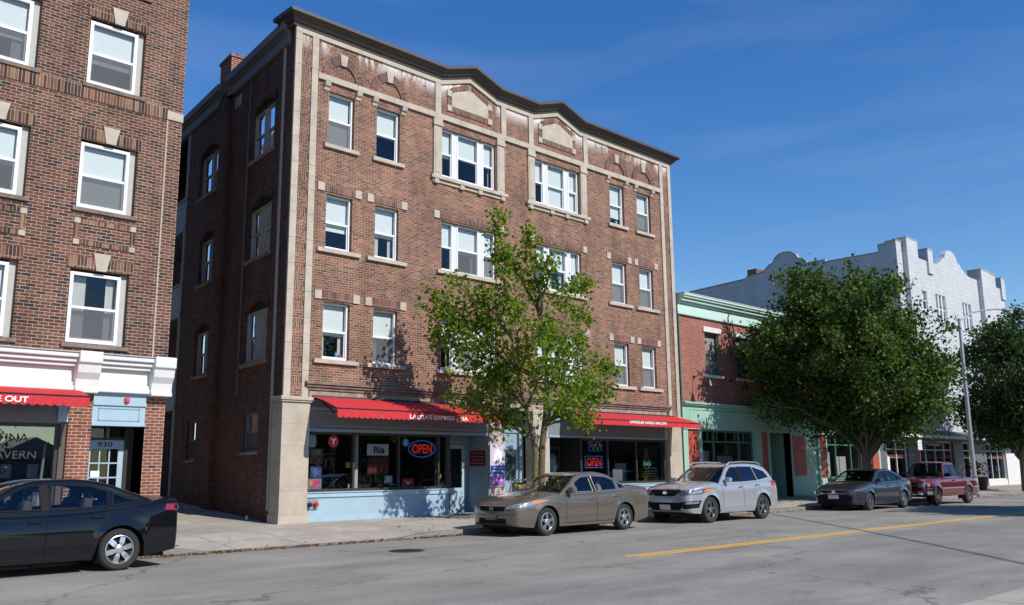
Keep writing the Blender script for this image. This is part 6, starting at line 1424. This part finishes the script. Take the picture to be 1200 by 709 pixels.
# --- silver SUV
P_SIL = paint('silver metallic paint', (.46, .48, .51), .5, .27)
suv = dict(L=4.685, W=1.885, H=1.71, axles=(.93, 3.63), R=.365, rimk=.67, sill=.26, deck=[(0, .86), (.15, .95), (.5, 1.045), (1.0, 1.105), (1.3, 1.13), (1.6, 1.085), (2.5, 1.10), (3.5, 1.15), (4.3, 1.17), (4.55, 1.15), (4.685, 1.08)],
    roof=[(1.05, .99), (1.25, 1.10), (1.7, 1.355), (2.1, 1.57), (2.5, 1.655), (3.1, 1.675), (3.7, 1.65), (4.15, 1.58), (4.35, 1.45), (4.55, 1.18), (4.62, 1.02)], belt=pchip([(1.05, 1.05), (1.6, 1.06), (2.5, 1.09), (3.5, 1.14), (4.65, 1.16)]), cab=(1.4, 4.4), hood=(.5, 1.38), doors=[(1.55, 2.62), (2.62, 3.5)],
    wins=[[(1.75, 1.13), (2.55, 1.14), (2.53, 1.55), (2.3, 1.54), (2.02, 1.38)], [(2.66, 1.14), (3.42, 1.17), (3.38, 1.55), (2.64, 1.56)], [(3.5, 1.18), (4.1, 1.25), (3.95, 1.42), (3.46, 1.54)]], pillar=[(2.56, 1.13), (2.66, 1.13), (2.64, 1.56), (2.54, 1.55)], gl=['cargl', 'darkgl', 'darkgl'], rgl='darkgl',
    wsx=(1.25, 2.05), rsx=(4.22, 4.5), mirror=(1.75, 1.13), rimm=('rim_d', 'rim_d'), spokes=5, spw=.15, twin=True, paint=P_SIL, handle='chrome', label='silver SUV with roof rails parked behind the tan sedan', cat='SUV', loc=(11.62, -5.27, RDZ), rz=RZ, kind='suv', nz=.6, seats=((2.25, .37), (2.25, -.37), (3.15, .38), (3.15, -.38)),
    patches=[('grille', 'front', [(-.34, .76), (.34, .76), (.56, .91), (.5, .94), (-.5, .94), (-.56, .91)], 'plastic', .008), ('lower_grille', 'front', [(-.52, .36), (.52, .36), (.62, .58), (-.62, .58)], 'plastic', .008), ('number_plate', 'front', rect(-.19, .19, .38, .52), 'plate', .02),
        ('headlight', 'diag', [(-.4, .77), (.25, .81), (.75, .97), (.3, .955), (-.3, .91)], 'lampdark', .008), ('headlight', 'diag', [(.0, .81), (.3, .84), (.33, .925), (.05, .91)], 'lampclear', .012), ('amber_lamp', 'diag', [(.36, .86), (.72, .96), (.4, .94)], 'lampamb', .014), ('fog_lamp', 'diag', [(-.25, .40), (.2, .44), (.28, .64), (-.3, .6)], 'plastic', .008), ('fog_trim', 'diag', [(-.2, .53), (.2, .56), (.22, .61), (-.22, .585)], 'chrome', .013), ('tail_light', 'rdiag', [(-.3, .95), (.3, .98), (.2, 1.22), (-.1, 1.2)], 'lampred', .008)],
    strips=[('sill_cladding', 'side', [(1.4, .33), (3.15, .33)], .09, P_SIL, .014), ('grille_bar', 'front', [(-.5, .95), (.5, .95)], .022, 'chrome'), ('skid_plate', 'front', [(-.6, .31), (.6, .31)], .06, 'galv')])
r_, on_, lx_, tb_ = car(suv)
q = MB()
for s_ in (-1, 1): q.tube([(lx_(2.15), s_*.66, 1.6), (lx_(2.3), s_*.665, 1.69), (lx_(3.0), s_*.67, 1.715), (lx_(3.8), s_*.66, 1.69), (lx_(4.0), s_*.65, 1.63)], .02, 8)
q.build('roof_rail', 'galv', r_, local=True)
p_ = on_((0, .85), 'front', .02); q = MB(); q.lathe([(0, .012), (.07, .012), (.085, 0)], (0, 0, 0), 'x', 24); q.v = [(p_.x-v[0], v[1]*1.0, p_.z+v[2]*.55) for v in q.v]; q.build('badge', 'chrome', r_, local=True)
# --- dark grey compact sedan
P_GRY = paint('dark grey paint', (.055, .06, .072), .5, .25)
comp = dict(sedan); comp.update(L=4.65, W=1.776, axles=(.96, 3.66), R=.315, deck=[(0, .66), (.15, .74), (.5, .86), (1, .95), (1.25, .995), (1.5, .965), (2.2, .955), (3, .98), (3.7, 1.02), (4.2, 1.065), (4.45, 1.08), (4.65, 1.0)], roof=[(.98, .87), (1.15, .975), (1.65, 1.215), (2.05, 1.38), (2.45, 1.445), (2.95, 1.445), (3.35, 1.385), (3.8, 1.235), (4.15, 1.085), (4.25, .98)], belt=pchip([(.98, .92), (1.5, .945), (2.2, .95), (3, .975), (3.7, 1.01), (4.3, 1.05)]), cab=(1.3, 3.95), hood=(.5, 1.28), trunk=(4.12, 4.5), doors=[(1.5, 2.58), (2.58, 3.48)],
    wins=[[(1.62, 1.0), (2.52, 1.0), (2.5, 1.35), (2.2, 1.335), (1.92, 1.2)], [(2.62, 1.0), (3.4, 1.03), (3.42, 1.2), (3.12, 1.325), (2.6, 1.36)], [(3.48, 1.04), (3.75, 1.07), (3.48, 1.18)]], pillar=[(2.53, .99), (2.62, .99), (2.6, 1.36), (2.5, 1.35)], wsx=(1.15, 2.0), rsx=(3.4, 4.08), mirror=(1.62, .98), trim='plastic', seatm='seat', handle=P_GRY, paint=P_GRY, rimm=('rim_d', 'rim'), spokes=8, spw=.1, twin=False, rimk=.68,
    label='dark grey compact sedan parked in front of the maroon pickup', loc=(21.1, -5.62, RDZ), patches=[('grille', 'front', [(-.62, .3), (.62, .3), (.68, .5), (.5, .56), (-.5, .56), (-.68, .5)], 'plastic', .008), ('upper_grille', 'front', [(-.5, .63), (.5, .63), (.52, .69), (-.52, .69)], 'plastic', .008), ('number_plate', 'front', rect(-.2, .2, .42, .55), 'plate', .02), ('headlight', 'diag', [(-.4, .63), (.2, .69), (.62, .8), (.2, .77), (-.35, .7)], 'lampdark', .008), ('tail_light', 'rdiag', [(-.35, .82), (.35, .88), (.3, .98), (-.35, .96)], 'lampred', .008)],
    strips=[('grille_bar', 'front', [(-.5, .6), (.5, .6)], .02, 'chrome'), ('bumper_line', 'front', [(-.8, .27), (.8, .27)], .03, 'plastic')])
r_, on_, lx_, tb_ = car(comp)
p_ = on_((0, .66), 'front', .02); q = MB(); q.lathe([(0, .012), (.05, .012), (.06, 0)], (0, 0, 0), 'x', 24); q.v = [(p_.x-v[0], v[1]*1.3, p_.z+v[2]) for v in q.v]; q.build('badge', 'chrome', r_, local=True)
# --- black sedan at the left, its tail towards us
P_BLK = paint('black paint', (.005, .006, .008), .0, .06); P_BLK.node_tree.nodes['Principled BSDF'].inputs['Coat Weight'].default_value = .0
dart = dict(sedan); dart.update(L=4.67, W=1.83, axles=(.93, 3.63), R=.33, deck=[(0, .66), (.15, .74), (.5, .86), (1, .95), (1.25, .995), (1.5, .955), (2.2, .94), (3, .965), (3.6, 1.01), (4.1, 1.075), (4.45, 1.12), (4.58, 1.12), (4.67, 1.06)], roof=[(.98, .87), (1.15, .975), (1.65, 1.215), (2.05, 1.39), (2.45, 1.455), (2.95, 1.46), (3.4, 1.405), (3.85, 1.27), (4.2, 1.14), (4.35, 1.06), (4.4, .98)], belt=pchip([(.98, .92), (1.5, .935), (2.2, .935), (3, .955), (3.7, 1.0), (4.4, 1.08)]), cab=(1.3, 4.0), hood=(.5, 1.28), trunk=(4.3, 4.55), doors=[(1.45, 2.5), (2.5, 3.42)],
    wins=[[(1.62, .99), (2.42, .985), (2.4, 1.365), (2.2, 1.355), (1.92, 1.2)], [(2.56, .985), (3.42, 1.02), (3.42, 1.25), (3.15, 1.345), (2.54, 1.375)], [(3.5, 1.03), (3.86, 1.085), (3.5, 1.225)]], pillar=[(2.43, .98), (2.55, .98), (2.53, 1.375), (2.41, 1.365)], wsx=(1.15, 2.0), rsx=(3.5, 4.22), mirror=(1.62, .98), trim='plastic', seatm='seat', handle=P_BLK, paint=P_BLK, rimm=('rim', 'rim'), spokes=6, spw=.3, twin=False, rimk=.69,
    label='glossy black sedan parked before the brick building with the white cornice', loc=(-7.5, -4.93, RDZ), patches=[('tail_light', 'rdiag', [(-.75, .90), (-.1, .90), (.16, .94), (.12, 1.03), (-.75, 1.035)], 'lampred', .008), ('tail_light_clear', 'rdiag', [(-.25, .94), (-.02, .945), (-.02, .98), (-.25, .98)], 'lampclear', .014), ('headlight', 'diag', [(-.4, .63), (.2, .69), (.62, .8), (.2, .77), (-.35, .7)], 'lampdark', .008), ('grille', 'front', rect(-.5, .5, .35, .55), 'plastic', .008), ('number_plate', 'rear', rect(-.2, .2, .6, .73), 'plate', .012), ('fuel_flap', 'side', [(3.9, .82), (4.05, .82), (4.05, .96), (3.9, .96)], P_BLK, .004)], strips=[('side_moulding', 'side', [(1.4, .40), (3.2, .42)], .018, P_BLK, .012)])
car(dart)
# --- maroon pickup
P_MAR = paint('maroon paint', (.13, .012, .022), .2, .22)
pick = dict(L=5.31, W=1.72, H=1.70, axles=(.85, 3.94), R=.355, rimk=.6, sill=.36, nose=6, nz=.7, deck=[(0, .93), (.15, .97), (.6, 1.02), (1.2, 1.07), (1.4, 1.09), (1.6, 1.08), (3.35, 1.08), (3.45, 1.10), (5.31, 1.10)], roof=[(1.25, 1.0), (1.42, 1.09), (1.85, 1.50), (2.05, 1.63), (2.3, 1.69), (3.0, 1.69), (3.22, 1.63), (3.33, 1.35), (3.4, 1.02)], belt=pchip([(1.2, 1.06), (3.5, 1.07)]), cab=(1.5, 3.3), hood=(.3, 1.42), doors=[(1.5, 2.6)], bed=(3.5, 5.2), lean=.3, crown=.03, roofr=.07,
    wins=[[(1.78, 1.12), (2.5, 1.12), (2.48, 1.57), (2.12, 1.55)], [(2.62, 1.13), (3.15, 1.13), (3.07, 1.56), (2.6, 1.57)]], wsx=(1.42, 2.05), rsx=(3.22, 3.36), mirror=(1.8, 1.12), rimm=('rust', 'rim_d'), spokes=6, spw=.2, paint=P_MAR, gl=['cargl', 'darkgl'], handle='plastic', label='maroon extended-cab pickup with chrome bumper and one rusty gold wheel', cat='pickup truck', loc=(26.55, -5.98, RDZ), rz=RZ, kind='pickup', seats=((2.4, .36), (2.4, -.36)), mirrorm='plastic',
    patches=[('grille', 'front', rect(-.42, .42, .70, .86), 'plastic', .008), ('headlight', 'front', rect(-.76, -.45, .70, .86), 'lampclear', .01), ('headlight', 'front', rect(.45, .76, .70, .86), 'lampclear', .01), ('amber_lamp', 'diag', [(.06, .74), (.14, .74), (.14, .85), (.06, .85)], 'lampamb', .012), ('bumper', 'front', rect(-.8, .8, .42, .58), 'chrome', .03), ('air_dam', 'front', rect(-.75, .75, .37, .42), 'plastic', .02), ('tail_light', 'rdiag', [(.0, .72), (.16, .72), (.16, 1.0), (.0, 1.0)], 'lampred', .008)],
    strips=[('side_moulding', 'side', [(.12, .66), (.44, .66)], .05, 'galv', .01), ('side_moulding', 'side', [(1.3, .66), (3.48, .66)], .05, 'galv', .01), ('side_moulding', 'side', [(4.4, .66), (5.2, .66)], .05, 'galv', .01), ('front_bumper_end', 'side', [(.1, .5), (.44, .5)], .13, 'chrome', .016), ('grille_bar', 'front', [(-.42, .78), (.42, .78)], .02, 'galv'), ('bed_gap', 'side', [(3.43, .5), (3.43, 1.06)], .02, 'well', .003)])
car(pick)
P_BLU = paint('bright blue paint', (.02, .12, .35), .3, .25)
far = dict(comp); far.update(paint=P_BLU, handle=P_BLU, label='blue car parked far off beyond the white building', loc=(63.5, -3.9, -.2)); far.pop('group', None)
car(far)
